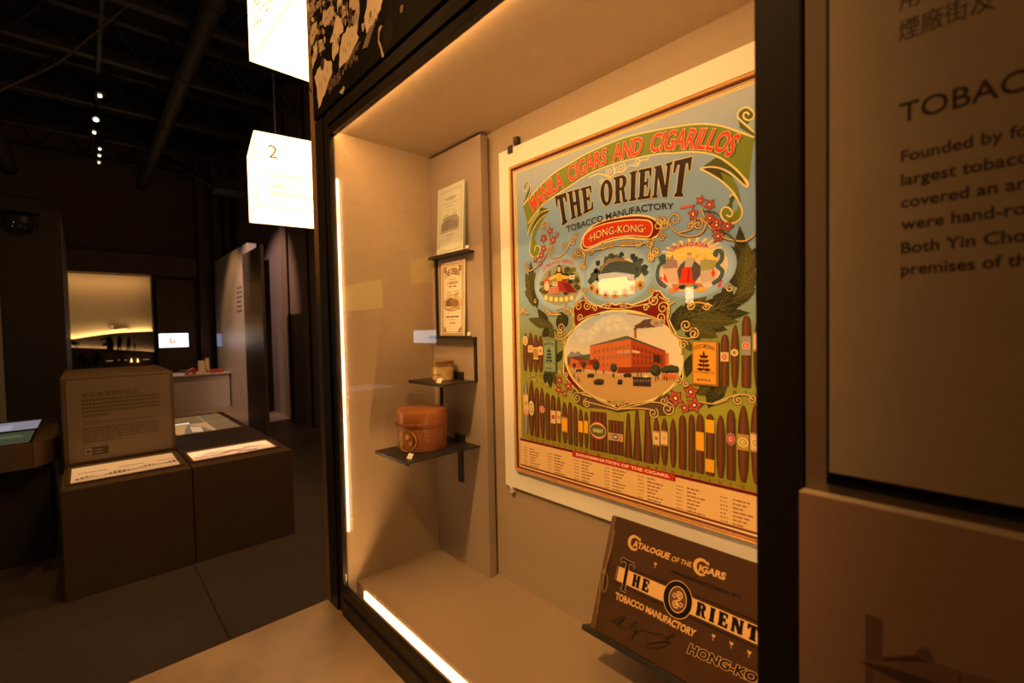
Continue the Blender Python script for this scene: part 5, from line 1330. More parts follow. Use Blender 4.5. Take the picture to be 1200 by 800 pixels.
for k in range(70):      # smaller pale shirts and faces crowding the upper left
    x = rq.uniform(4, 300); y = rq.uniform(-12, 150) if x > 110 else rq.uniform(-12, 330)
    w_ = rq.uniform(4, 12); hh = rq.uniform(10, 30)
    q = [(x - w_ * .4, y + hh), (x - w_, y), (x - w_ * .3, y - hh * .8), (x + w_ * .7, y - hh * .6), (x + w_, y + hh * .3), (x + w_ * .3, y + hh * 1.1)]
    H.poly([tuple(p) for p in catmull(HP(q) + [HP(q)[0]], 3)[:-1]], rq.choice([shirt2, shirt3, shirt3, (.17, .13, .095)]), 1)
for k in range(40):
    x = rq.uniform(130, 320); y = 620 - (x - 100) * 1.25 + rq.uniform(-60, 10)
    q = [(x - 7, y + 14), (x - 3, y - 16), (x + 6, y - 18), (x + 4, y + 12)]
    H.poly(HP(q), rq.choice([(.10, .075, .055), (.16, .12, .09), (.06, .045, .035)]), 1)
rp = random.Random(9)
for k in range(60):      # the rest of the crowd, above and to the right
    x = rp.uniform(PHX0 + .02, PHX1 - .1); z = rp.uniform(2.72, 3.25)
    s_ = rp.uniform(.8, 1.3); c_ = rp.choice([shirt, shirt2, shirt3])
    H.poly([(x - .035 * s_, z - .09 * s_), (x + .03 * s_, z - .10 * s_), (x + .04 * s_, z + .02), (x + .012, z + .055 * s_), (x - .02, z + .05 * s_), (x - .045 * s_, z)], c_, 2)
    H.ell(x, z + .075 * s_, .022 * s_, .028 * s_, hair, 5, 12)
H.build('photo_print', M['ink_sheen'], php)

# ------------------------------------------------------------------ text panel right of the case
txp = thing('text_panel', 'beige museum text panel beginning TOBACCO, right of the case', 'text panel', (0.45, 0.0, 1.32))
TY = -0.006
tl = at(971.5, 553, 1, TY)
zt0 = 1.3335
txq = MB().box(tl.x, 1.2, TY, 0.006, zt0, 2.203).build('panel', M['panel_beige'], txp, bevel=0.0008)
MB().box(tl.x - 0.0045, 1.2, 0.003, 0.0095, zt0 - 0.016, 2.203).build('shade_backing', M['black'], txp)  # black plate standing in for the shade left of and below the panel
T = Art((0, TY - 0.0002, 0), (1, 0, 0), (0, 0, 1), (0, -1, 0))
def tp(px, py):
    p = at(px, py, 1, TY); return (p.x, p.z)
inkt = (0.055, 0.03, 0.018)
def fit_text(s, part, pl, pr, pb, pt_, bold):
    """set a word so that its first letters span two pixels of the photograph"""
    gw = lambda w: (lambda v: max(p[0] for p in v) - min(p[0] for p in v))(glyphs(w, bold)[0])
    a = tp(*pl); b = tp(*pr); z0_ = tp(*pb)[1]; z1_ = tp(*pt_)[1]
    T.text(s, a[0], z0_, z1_ - z0_, inkt, 1, bold, (b[0] - a[0]) * gw(s) / gw(part))
def fresh():
    global T
    T.build('lettering', M['ink'], txq); T = Art((0, TY - 0.0002, 0), (1, 0, 0), (0, 0, 1), (0, -1, 0))
fit_text('TOBACCO', 'TOBA', (1054, 130), (1171, 113), (1066, 141), (1064, 119.5), 0.008)
fresh()
for s_, y, x1 in (('Founded by fo', 190, 1206), ('largest tobacc', 217.5, 1204), ('covered an ar', 243.7, 1203), ('were hand-ro', 269.5, 1203), ('Both Yin Cho', 297, 1203), ('premises of th', 322, 1204)):
    z_ = tp(1056, y)[1]; z1_ = tp(1056, y - 12.6)[1]; a = tp(1056, y)[0]; b = tp(x1, y - 20)[0]
    T.text(s_, a, z_, z1_ - z_, inkt, 1, 0.017, b - a)
fresh()
za = tp(1056, 47)[1]; zc = tp(1056, 24)[1]
xa = tp(1053, 40)[0]; xb = tp(1166, 20)[0]
T.text('\u7159\u5ee0\u8857\u53ca', xa, za, (zc - za) * 0.80, inkt, 1, 0.0, xb - xa)
fresh()
za2 = tp(1054, 12)[1]
T.text('\u7528', xa, za2, (zc - za) * 0.80, inkt, 1, 0.0, (xb - xa) * 0.235)
T.build('lettering', M['ink'], txq)

lp = thing('photo_panel', 'mauve lower wall panel with a faint printed silhouette of a building', 'panel', (0.45, -0.01, 0.56))
LY = -0.0035
ll = at(936.3, 576, 1, LY)
MB().box(ll.x, 1.2, LY, 0.0115, 0.552, ll.z).build('panel', M['panel_mauve'], lp)
MB().box(ll.x, 1.2, LY + 0.0005, 0.0115, ll.z, ll.z + 0.0012).build('top_edge', mat('painted_lit_edge', (0.85, 0.70, 0.5), 0.5), lp)  # light caught on the panel's top is put into this pale colour
Lp = Art((0, LY - 0.0002, 0), (1, 0, 0), (0, 0, 1), (0, -1, 0))
def lpp(l): return [(lambda p: (p.x, p.z))(at(940 + x / 4.615, 680 + y / 4.615, 1, LY)) for x, y in l]
pa = (0.30, 0.175, 0.115); pb_ = (0.22, 0.125, 0.08); pc = (0.13, 0.07, 0.045)
Lp.poly(lpp([(340, 700), (340, 180), (370, 183), (438, 210), (436, 405), (600, 400), (640, 385), (690, 395), (718, 440), (830, 480), (1200, 590), (1300, 720)]), pa, 0)
Lp.poly(lpp([(345, 440), (343, 182), (370, 185), (438, 212), (434, 420)]), pb_, 1)
Lp.poly(lpp([(605, 410), (625, 368), (660, 358), (690, 375), (715, 430)]), pb_, 1)
Lp.poly(lpp([(300, 430), (345, 440), (480, 470), (900, 600), (1250, 720), (860, 720), (500, 530), (370, 470)]), pc, 2)
Lp.poly(lpp([(434, 420), (600, 405), (715, 440), (440, 436)]), pc, 2)
Lp.poly(lpp([(345, 470), (385, 485), (385, 720), (340, 720)]), pb_, 1)
Lp.poly(lpp([(845, 500), (856, 503), (856, 560), (845, 556)]), pc, 3)
Lp.build('panel_print', M['ink_sheen'], lp)

# ------------------------------------------------------------------ hanging sign boxes
def sign_box(name, label, o, rot, w, h, d, front, left, group='glowing sign boxes'):
    """o = near left bottom corner; e1 runs along the face, e2 goes back"""
    t = thing(name, label, 'sign', o, group)
    e1 = Vector((sin(rot), cos(rot), 0)); e2 = Vector((-cos(rot), sin(rot), 0)); ez = Vector((0, 0, 1)); o = Vector(o)
    MB().obox(o, e1 * w, e2 * d, ez * h).build('light_body', M['sign'], t)
    s = 0.006; b = MB()
    for (p, a, c, e) in ((o + e2 * 0.0, ez * h, e1 * s, -e2 * 0.0012), (o, e1 * w, ez * s, -e2 * 0.0012), (o, e2 * d, ez * s, -e1 * 0.0012), (o, ez * h, e2 * s, -e1 * 0.0012),
                         (o, e1 * w, e2 * s, -ez * 0.0012), (o, e2 * d, e1 * s, -ez * 0.0012)):
        b.obox(p, a, c, e)
    b.build('seam', M['sign_seam'], t)
    for k in (0.25, 0.75):
        p = o + e1 * w * k + e2 * d * 0.5 + ez * h
        MB().tube([p, p + Vector((0, 0, 5.6 - p.z))], 0.006, 6).build('hanger', M['black_metal'], t)
    def put(name, mt, org, ex, n, *a):
        q = Art(org, ex, ez, n); q.text(*a); q.build(name, mt, t)
    for a in front: put('number' if a[0] == '2' else 'lettering', M['sign_number'] if a[0] == '2' else M['sign_text'], o - e2 * 0.0015, e1, -e2, *a)
    for a in left: put('side_lettering', M['sign_number'] if h > 0.5 else M['sign_text'], o + e2 * d - e1 * 0.0015, -e2, -e1, *a)
    return t
wh = (1, 1, 1)
fr1 = [('2', 0.078, 0.315, 0.082, wh, 0, 0.0), ('\u57ce\u5e02\u767c\u5c55', 0.076, 0.185, 0.034, wh, 0, 0.0),
       ('EARLY', 0.074, 0.125, 0.030, wh, 0, 0.015), ('URBANISATION', 0.074, 0.078, 0.030, wh, 0, 0.015, 0.262)]
lf1 = [('EARLY', 0.20, 0.125, 0.030, wh, 0, 0.015), ('URBANISATION', 0.20, 0.078, 0.030, wh, 0, 0.015, 0.262)]
sign_box('sign_box', 'lower glowing white sign box with number 2 hanging beyond the case wall', (-3.224, 0.225, 2.300), radians(9), 0.62, 0.470, 0.52, fr1, lf1)
lf2 = [('INDUSTRY', 0.085, 0.165, 0.050, wh, 0, 0.0, 0.30), ('FACTORY', 0.085, 0.085, 0.050, wh, 0, 0.0, 0.28)]
sign_box('sign_box', 'upper glowing white sign box cut by the top edge of the view', (-1.68, -0.005, 2.70), radians(-1.5), 0.62, 0.66, 0.605, [], lf2)

# ------------------------------------------------------------------ kiosks
kb = M['kiosk']
glowp = ink_mat('backlit_print', 0.4, 1.0)
k1 = thing('kiosk', 'taupe kiosk with tall text box and low lit map, left of the aisle', 'kiosk', (-4.2, -0.42, 0), 'exhibition kiosks')
KX, KZ = -3.6, 0.63
MB().box(-5.2, KX, -0.728, -0.119, 0.0, KZ).build('base', kb, k1, bevel=0.003)
MB().box(-5.2, -4.228, -0.728, -0.124, KZ, 1.232).build('text_box', kb, k1, bevel=0.012)
plate = MB().box(-4.2285, -4.2235, -0.703, -0.148, 0.655, 1.208).build('text_plate', mat('taupe_text_plate', (0.30, 0.21, 0.13), 0.5, noise=0.04, scale=6), k1, bevel=0.002)
K = Art((-4.2232, -0.703, 0.655), (0, 1, 0), (0, 0, 1), (1, 0, 0), 0.0003)
kink = (0.17, 0.12, 0.075)
K.text('\u5a01\u83f2\u8def\u8ecd\u71df\u7684\u8a95\u751f', 0.075, 0.435, 0.026, kink, 1, 0.012)
def kfresh():
    global K
    K.build('lettering', M['ink'], plate); K = Art((-4.2232, -0.703, 0.655), (0, 1, 0), (0, 0, 1), (1, 0, 0), 0.0003)
for r_ in range(5): dashes(K, 0.075, 0.49 if r_ < 4 else 0.22, 0.405 - r_ * 0.026, 0.014, kink, 1, 60 + r_, wl=(0.012, 0.016), gap=0.0035)
kfresh()
K.text('THE BIRTH OF WHITFIELD BARRACKS', 0.075, 0.245, 0.022, kink, 1, 0.0, 0.40)
for r_ in range(6): dashes(K, 0.075, 0.48 if r_ < 5 else 0.28, 0.215 - r_ * 0.018, 0.009, kink, 1, 70 + r_, wl=(0.01, 0.034), gap=0.007)
kfresh()
K.rect(0.072, 0.038, 0.20, 0.092, (0.12, 0.085, 0.06), 1); K.rect(0.075, 0.041, 0.116, 0.089, (0.36, 0.30, 0.22), 2); K.ell(0.096, 0.065, 0.012, 0.012, (0.2, 0.15, 0.1), 3, 14)
for r_ in range(2): dashes(K, 0.125, 0.17, 0.068 - r_ * 0.018, 0.007, (0.36, 0.3, 0.24), 2, 80 + r_)
K.build('lettering', M['ink'], plate)
def lit_panel(parent, x0, x1, y0, y1, z, draw, cols, tray=True):
    if tray:
        b = MB(); 
        for q in ((x0 - .02, x0, y0 - .02, y1 + .02), (x1, x1 + .02, y0 - .02, y1 + .02), (x0, x1, y0 - .02, y0), (x0, x1, y1, y1 + .02)): b.box(*q, z, z + 0.012)
        b.build('tray_rim', kb, parent)
    a = Art((x1, y0, z + 0.002), (0, 1, 0), (-1, 0, 0), (0, 0, 1), 0.0003)
    draw(a, y1 - y0, x1 - x0)
    a.build('lit_print', glowp, parent)
def map1(a, w, d):
    a.grad(0, w, [(0, (.56, .26, .09)), (d * .5, (.68, .33, .12)), (d, (.72, .36, .13))], 0)
    for k in range(3): dashes(a, 0.03 + k * .2, 0.17 + k * .19, d * (.56 + .03 * (k % 2)), 0.02, (.22, .10, .04), 1, 90 + k, wl=(.01, .02))
    for k in range(24): a.rect(0.02 + k * .022, d * (.22 + .05 * sin(k * .5) + k * .006), 0.036 + k * .022, d * (.30 + .05 * sin(k * .9) + k * .006), (.16, .07, .03), 1)
    for k in range(3): a.stroke([(0.02, d * (.18 + k * .02)), (w * .5, d * (.26 + k * .03)), (w - .02, d * (.36 + k * .02))], 0.006, (.3, .13, .05), 1)
lit_panel(k1, -4.17, -3.72, -0.69, -0.16, KZ, map1, None)
k2 = thing('kiosk', 'long low taupe kiosk with two lit prints beside the taller text box', 'kiosk', (-4.7, 0.2, 0), 'exhibition kiosks')
MB().box(-5.95, KX, -0.113, 0.498, 0.0, KZ).build('base', kb, k2, bevel=0.003)
MB().box(-4.74, -4.10, -0.095, 0.478, KZ, KZ + 0.006).build('dark_glass', mat('dark_satin_top', (0.06, 0.042, 0.03), 0.5), k2)
def map2(a, w, d):
    a.grad(0, w, [(0, (0.6, 0.26, 0.12)), (d * .35, (0.96, 0.44, 0.2)), (d * .6, (1.4, 0.76, 0.32)), (d, (1.24, 0.66, 0.28))], 0)
    rr = random.Random(6)
    for k in range(46):
        x = rr.uniform(0, w * .8); y = rr.uniform(.05, .6) * d
        a.poly([(x, y), (x + rr.uniform(.05, .14), y + .01), (x + rr.uniform(.04, .12), y + .03), (x - .01, y + .02)], rr.choice([(0.48, 0.18, 0.08), (0.68, 0.3, 0.14), (1.1, 0.6, 0.26), (0.4, 0.2, 0.12)]), 1)
lit_panel(k2, -4.07, -3.74, -0.086, 0.44, KZ, map2, None)
def map3(a, w, d):
    a.rect(0, 0, w, d, (0.18, 0.1, 0.04), 0)
    a.rect(0, 0, w * .60, d * .52, (0.5, 0.24, 0.09), 1)
    a.poly([(w * .1, 0), (w * .55, 0), (w * .48, d * .3), (w * .3, d * .5), (w * .2, d * .3)], (0.2, 0.12, 0.07), 2)
    a.poly([(w * .25, d * .1), (w * .4, d * .05), (w * .45, d * .3), (w * .3, d * .4)], (0.6, 0.36, 0.2), 3)
    a.rect(w * .595, 0, w * .605, d, (0.5, 0.3, 0.12), 2); a.rect(0, d * .52, w, d * .53, (0.5, 0.3, 0.12), 2)
    a.rect(0, d * .57, w * .35, d * .62, (1.2, 1, 0.76), 2)
lit_panel(k2, -5.85, -4.80, -0.05, 0.44, KZ, map3, None)
# table kiosk with blue-green screens at the left edge
k0 = thing('kiosk', 'taupe table kiosk with two bluish screens at the left edge', 'kiosk', (-4.8, -1.3, 0), 'exhibition kiosks')
TZ = 0.822
MB().prism([(-4.22, -2.2, TZ - 0.15), (-4.22, -0.86, TZ - 0.15), (-4.42, -0.745, TZ - 0.15), (-5.5, -0.80, TZ - 0.15), (-5.5, -2.2, TZ - 0.15)], (0, 0, 0.15)).build('table_top', kb, k0, bevel=0.004)
MB().box(-5.4, -4.42, -2.1, -0.80, 0.0, TZ - 0.15).build('pedestal', mat('dark_pedestal', (0.07, 0.055, 0.045), 0.5), k0)
scrm = ink_mat('screen_picture', 0.2, 1.0)
S0 = Art((0, 0, TZ + 0.003), (1, 0, 0), (0, 1, 0), (0, 0, 1), 0.0003)
def s0(px, py): p = at(px, py, 2, TZ); return (p.x, p.y)
MB().box(-5.46, -4.28, -2.1, -0.872, TZ, TZ + 0.0025).build('screen_glass', M['black'], k0)
S0.poly([(-5.40, -2.05), (-5.40, -0.88), (-4.92, -0.88), (-4.92, -2.05)], (.22, .20, .24), 1)
S0.poly([(-5.22, -2.05), (-5.22, -1.02), (-4.95, -1.02), (-4.95, -2.05)], (.30, .28, .33), 2)
S0.poly([(-4.83, -2.05), (-4.83, -0.885), (-4.30, -0.885), (-4.30, -2.05)], (.045, .05, .026), 1)
S0.poly([(-4.7, -2.05), (-4.7, -0.95), (-4.55, -0.92), (-4.5, -2.05)], (.075, .09, .05), 2); S0.poly([(-4.45, -2.05), (-4.42, -1.0), (-4.33, -0.95), (-4.31, -2.05)], (.04, .05, .03), 2)
S0.build('screen_picture', scrm, k0)

# ------------------------------------------------------------------ far lit landscape display
dsp = thing('landscape_display', 'backlit landscape of dark hills with cut-out figures on the far wall', 'display', (-12.5, -0.2, 0.9))
DX = -12.45
def fp(px, py, x=DX + 0.12): p = at(px, py, 0, x); return Vector((x, p.y, p.z))
dy0, dy1 = -1.15, 0.475
MB().box(-12.6, DX, dy0, dy1, 0.3, 2.745).build('back_panel', mat('cream_display_back', (0.66, 0.55, 0.38), 0.6), dsp)
MB().box(-12.6, DX + 0.30, dy1, dy1 + 0.05, 0.0, 2.76).build('side_frame', M['black'], dsp)
hillm = mat('dark_brown_cutout', (0.07, 0.05, 0.035), 0.6)
def hill(pix, x, name):
    top = [fp(a, b, x) for a, b in pix]
    top = [Vector((x, dy0, top[0].z - 0.03))] + [p for p in top if p.y > dy0 + .01]
    top[-1].y = dy1 - 0.002
    poly = top + [Vector((x, dy1 - 0.002, 0.3)), Vector((x, dy0, 0.3))]
    MB().prism(poly, (0.02, 0, 0)).build(name, hillm, dsp)
    return top
h1 = hill([(78.7, 397.5), (88, 396.6), (97.5, 395.2), (110, 393.2), (122, 391.6), (140.6, 389.6), (160, 388.6), (176, 387.7)], DX + 0.10, 'hill_cutout')
h2 = hill([(79.7, 406.8), (92, 407.2), (107, 407.8), (124.7, 408.2), (146, 409.8), (162, 410.8), (178, 412)], DX + 0.22, 'hill_cutout')
ledw = emit('display_led', (1.0, 0.60, 0.22), 36.0)
MB().tube([p + Vector((-0.045, 0, -0.012)) for p in h1], 0.010, 6).build('light_tube', ledw, dsp)
MB().tube([p + Vector((-0.05, 0, -0.008)) for p in h2], 0.007, 6).build('light_tube', ledw, dsp)
MB().tube([Vector((DX + 0.16, -0.85 + 0.1 * k, 0.93 + 0.004 * k)) for k in range(8)], 0.008, 6).build('light_tube', ledw, dsp)
def figure(pix, x, dx=0.012):
    MB().prism([fp(60 + a / 5.335, 300 + b / 5.335, x) for a, b in pix], (dx, 0, 0)).build('figure_cutout', M['black'], dsp)
xf = DX + 0.245
figure([(345, 582), (350, 560), (320, 560), (318, 545), (345, 540), (340, 520), (305, 525), (300, 518), (345, 508), (365, 500), (385, 520), (390, 545), (388, 585)], xf)
figure([(412, 585), (410, 530), (415, 508), (425, 498), (440, 508), (445, 535), (436, 560), (438, 586), (430, 586), (426, 560), (420, 586)], xf)
figure([(470, 588), (472, 530), (478, 508), (486, 502), (494, 510), (498, 540), (492, 588), (486, 588), (483, 555), (478, 588)], xf)
figure([(518, 588), (515, 545), (520, 538), (530, 560), (524, 590)], xf)
figure([(104, 526), (118, 516), (140, 530), (175, 545), (178, 556), (150, 552), (165, 572), (155, 570), (135, 552), (105, 545)], xf)
figure([(150, 700), (175, 660), (160, 640), (168, 615), (195, 610), (210, 640), (225, 640), (215, 660), (245, 668), (244, 678), (212, 668), (212, 692), (202, 695), (200, 670), (180, 668), (160, 700)], xf + .05)
figure([(262, 615), (300, 605), (308, 640), (300, 660), (285, 685), (275, 692), (272, 670), (262, 645)], xf + .05)
# small framed openings at the foot of the hill
for q in ((330, 612, 400, 665), (405, 610, 440, 660), (445, 610, 485, 660), (560, 605, 625, 655)):
    a = fp(60 + q[0] / 5.335, 300 + q[1] / 5.335, xf + .03); c = fp(60 + q[2] / 5.335, 300 + q[3] / 5.335, xf + .03)
    MB().box(xf, xf + .03, a.y, c.y, c.z, a.z).build('niche', M['wall_dark'], dsp)
    MB().box(xf + .03, xf + .034, a.y + .03, c.y - .03, c.z + .03, c.z + .045).build('niche_light', emit('niche_glow', (1, .6, .25), 0.25), dsp)
for px in (103 + 51, 103 + 58.5):
    a = fp(px, 423, xf + .03); MB().lathe(xf + .04, a.y, [(0.018, a.z - .02), (0.012, a.z + .03), (0.003, a.z + .06)], 10).build('lamp_cutout', emit('lamp_glow', (1, .6, .22), 2.2), dsp)
for pix in ([(60 + 365, 465), (60 + 360, 450), (60 + 375, 432)],): pass
sm = MB(); sm.tube(catmull([fp(60 + a / 5.335, 300 + b / 5.335, DX + .02) for a, b in ((372, 468), (360, 455), (366, 440), (388, 434), (378, 448), (392, 460), (430, 456), (470, 452), (490, 460))], 5), 0.014, 6)
sm.build('smoke_cutout', mat('white_cutout', (0.8, 0.75, 0.65), 0.5), dsp)
area = bpy.data.lights.new('display_top_light', 'AREA'); area.shape = 'RECTANGLE'; area.size = 0.08; area.size_y = 1.6; area.energy = 3.6; area.color = (1.0, 0.52, 0.19)
ao = bpy.data.objects.new('display_top_light', area); COL.objects.link(ao); ao.location = (DX + 0.30, -0.33, 2.72); ao.rotation_euler = (0, radians(22), radians(0))

# dark frame board and screen right of the display
MBD = MB().box(-12.59, -12.42, 0.56, 1.24, 0.0, 2.70)
tag(MBD.build('screen_board', M['wall_dark'], bevel=0.01), 'dark upright board carrying the small screen beside the landscape display', 'board')
scn = thing('wall_screen', 'small bright white screen on the dark board by the landscape display', 'screen', (-12.41, 0.85, 1.37))
a = at(186, 391, 0, -12.40); c = at(221, 406, 0, -12.40)
bez = MB().box(-12.42, -12.395, a.y - .02, c.y + .02, c.z - .02, a.z + .02).build('bezel', M['black'], scn, bevel=0.004)
S1 = Art((-12.393, a.y, c.z), (0, 1, 0), (0, 0, 1), (1, 0, 0), 0.002)
w_, h_ = c.y - a.y, a.z - c.z
S1.rect(0, 0, w_, h_, (.95, .95, 1.0), 0); S1.ell(w_ * .42, h_ * .5, .045, .075, (.25, .18, .14), 1, 16); S1.ell(w_ * .47, h_ * .55, .04, .06, (.8, .55, .4), 2, 16); S1.ell(w_ * .52, h_ * .4, .03, .03, (.6, .2, .15), 3, 12)
S1.rect(w_ * .03, h_ * .06, w_ * .26, h_ * .13, (.3, .4, .55), 1)
for r_ in range(3): dashes(S1, w_ * .6, w_ * .9, h_ * (.66 - .13 * r_), .012, (.55, .62, .75), 1, 120 + r_, wl=(.03, .08), gap=.02)
S1.build('screen_picture', ink_mat('bright_screen', 0.2, 2.2), bez)

# ------------------------------------------------------------------ white counter and the things on it
ctr = thing('counter', 'white display counter against the pale partition at the far end', 'counter', (-11.2, 1.2, 0))
ca = at(204, 439.8, 0, -10.9); cb = at(278, 435.5, 0, -10.9)
cz = (ca.z + cb.z) / 2
MB().box(-11.75, -10.93, 0.62, min(cb.y + 0.05, 1.57), 0.0, cz - 0.03).build('body', M['white'], ctr, bevel=0.004)
MB().box(-11.78, -10.9, 0.60, min(cb.y + 0.06, 1.585), cz - 0.03, cz).build('top', M['white'], ctr, bevel=0.004)
def on_counter(px, py): p = at(px, py, 2, cz); return p
redm = mat('red_lacquer', (0.42, 0.05, 0.03), 0.4); creamm = mat('cream_card', (0.72, 0.56, 0.30), 0.6)
p = on_counter(237.5, 437); t = thing('card_block', 'cream card block standing on the white counter, shorter one', 'card block', (p.x, p.y, cz))
MB().box(p.x - .08, p.x + .02, p.y - .065, p.y + .045, cz, cz + .25).build('block', creamm, t, bevel=0.004); MB().box(p.x + .02, p.x + .024, p.y - .05, p.y + .03, cz + .03, cz + .21).build('label', paper, t)
p = on_counter(244, 436); t = thing('card_block', 'slim taller cream card block beside the shorter one on the counter', 'card block', (p.x, p.y, cz))
MB().box(p.x - .08, p.x, p.y - .03, p.y + .025, cz, cz + .29).build('block', creamm, t, bevel=0.004); MB().box(p.x, p.x + .004, p.y - .02, p.y + .015, cz + .03, cz + .25).build('label', paper, t)
p = on_counter(224, 438.8); t = thing('red_box', 'small red box with sloping lid on the counter, left one', 'box', (p.x, p.y, cz))
MB().prism([(p.x, p.y - .09, cz), (p.x, p.y + .08, cz), (p.x, p.y + .08, cz + .12), (p.x, p.y + .04, cz + .13), (p.x, p.y - .09, cz + .05)], (-.08, 0, 0)).build('body', redm, t, bevel=0.004); MB().box(p.x, p.x + .004, p.y - .05, p.y + .02, cz + .01, cz + .04).build('label', paper, t)
p = on_counter(254, 436.5); t = thing('red_box', 'long flat red box on the counter near the pale partition', 'box', (p.x, p.y, cz))
MB().box(p.x - .08, p.x, p.y - .11, p.y + .13, cz, cz + .05).build('body', redm, t, bevel=0.004); MB().box(p.x - .082, p.x + .002, p.y - .112, p.y + .132, cz + .05, cz + .075).build('lid', redm, t, bevel=0.004)
p = on_counter(215.5, 436.3)
tag(MB().lathe(p.x, p.y, [(.03, cz), (.06, cz + .01), (.085, cz + .05), (.078, cz + .05), (.05, cz + .015), (.001, cz + .012)], 24, cap=False).build('dish', mat('bronze_dish', (0.18, 0.13, 0.07), 0.4, 0.5), smooth=True), 'small dark dish at the back of the white counter', 'dish')

# ------------------------------------------------------------------ pale partition, metal slab
part = thing('partition', 'pale grey standing partition behind the counter with a small lit notice', 'partition', (-10.4, 1.65, 0))
pz = at(248, 308, 1, 1.6).z
MB().box(-12.2, -9.3, 1.6, 1.75, 0.0, pz).build('panel', M['wall_grey'], part, bevel=0.004)
q0 = at(255, 367, 1, 1.597); q1 = at(260, 390, 1, 1.597)
MB().box(q0.x, q1.x, 1.592, 1.6, q1.z, q0.z).build('notice', mat('grey_notice', (0.26, 0.22, 0.18), 0.5), part)
q0 = at(254.5, 391, 1, 1.597); q1 = at(260, 406, 1, 1.597)
MB().box(q0.x, q1.x, 1.588, 1.6, q1.z, q0.z).build('screen', emit('partition_screen', (.55, .6, .85), 0.28), part)
KN = Art((0, 1.598, 0), (1, 0, 0), (0, 0, 1), (0, -1, 0), 0.001)
for k in range(6):
    q = at(281.5, 338 + k * 5.5, 1, 1.598); dashes(KN, q.x - .25, q.x + .12, q.z, .045, (0.1, 0.08, 0.07), 0, 140 + k, wl=(.04, .12), gap=.03)
KN.build('lettering', M['ink'], part)
slab_ = thing('metal_slab', 'tall dark metal slab standing in front of the pale partition', 'slab', (-7.8, 1.3, 0))
s0_ = at(283.5, 300, 1, 1.28); s1_ = at(305, 287, 1, 1.28); sz = s1_.z
MB().box(s0_.x, s1_.x, 1.28, 1.31, 0.0, sz).build('face', M['slab'], slab_, bevel=0.006)
MB().box(s1_.x, s1_.x + 0.012, 1.275, 1.315, 0.0, sz + .01).build('edge', mat('lighter_metal_edge', (0.3, 0.24, 0.2), 0.4, 0.5), slab_)

# ------------------------------------------------------------------ ceiling services
for k, (x, y) in enumerate(((-4.5, 0), (-6.0, 0), (-7.4, 0), (-8.9, 0), (-10.4, 0), (-11.6, 0))):
    t = thing('roof_beam', 'dark steel lattice beam crossing the black ceiling', 'beam', (x, -1.5, 4.9), 'roof beams')
    MB().box(x - .05, x + .05, -6.4, 1.97, 5.30, 5.36).build('top_chord', M['steel'], t)
    MB().box(x - .05, x + .05, -6.4, 1.97, 4.80, 4.86).build('bottom_chord', M['steel'], t)
    b = MB()
    for j in range(14):
        y0 = -6.3 + j * .58
        b.tube([(x, y0, 4.86), (x, y0 + .29, 5.30)], .018, 6); b.tube([(x, y0 + .29, 5.30), (x, y0 + .58, 4.86)], .018, 6)
    b.build('web', M['steel'], t)
for k, (y, z, r, nm) in enumerate(((-1.5, 4.62, .12, 'thick'), (-2.6, 4.7, .07, 'thin'), (0.42, 4.66, .09, 'middle-sized'))):
    t = thing('ceiling_duct', nm + ' dark round duct running along the black ceiling', 'duct', (-7, y, z))
    b = MB(); b.tube([(-12.5, y, z), (-1.0, y, z)], r, 20); b.build('pipe', M['steel'], t, smooth=True)
    for j in range(7): MB().tube([(-12 + j * 1.7, y, z), (-11.96 + j * 1.7, y, z)], r + .012, 20).build('collar', M['steel'], t)
trk = tag(MB().box(-11.4, -3.6, -.372, -.338, 4.74, 4.79).build('light_track', M['steel']), 'dark light track carrying the bright spot lamps', 'light track')
lensm = emit('spot_lens', (1.0, 0.72, 0.42), 16.0)
for k, (px, py, word) in enumerate(((117, 112, 'nearest'), (112.5, 140, 'second'), (110.5, 155, 'third'), (117, 174.5, 'fourth'), (116.5, 182, 'fifth'), (116, 190, 'farthest'))):
    p = at(px, py, 2, 4.55)
    t = thing('spotlight', word + ' spot lamp of the row hanging from the light track', 'spotlight', (p.x, p.y, 4.55), 'spot lamps on the track')
    MB().tube([p + Vector((-.10, 0, .17)), p + Vector((.0, 0, .004))], .055, 16).build('housing', M['black_metal'], t, smooth=True)
    hs = [q for q in t.children][0]
    MB().tube([(p.x - .05, p.y, 4.74), (p.x - .05, p.y, 4.64)], .012, 8).build('stem', M['black_metal'], t)
    d = Vector((.10, 0, -.17)).normalized(); rr_l = (.020, .028, .017, .014, .014, .011)[k]
    MB().tube([p + d * .004, p + d * .010], rr_l, 16).build('lens', lensm, hs)
cbl = MB(); cbl.tube(catmull([at(-10, 110, 0, -6.5), at(30, 92, 0, -6.5), at(70, 72, 0, -6.5), at(100, 48, 0, -6.4), at(150, 5, 0, -6.2), at(175, -30, 0, -6.1)], 8), .012, 6)
tag(cbl.build('hanging_cable', mat('brown_cable', (0.05, 0.03, 0.018), 0.6)), 'brown cable sagging across the dark ceiling', 'cable')
t = thing('cable_tray', 'sloping dark bracket arm fixed high on the right wall', 'bracket', (-9.5, 1.5, 4))
a = at(190, 182, 0, -11.6); c = at(252, 218, 0, -9.2)
MB().tube([a, c], .05, 4).build('arm', M['steel'], t); MB().box(c.x - .05, c.x + .35, c.y - .05, 1.98, c.z - .12, c.z + .06).build('wall_plate', M['steel'], t)
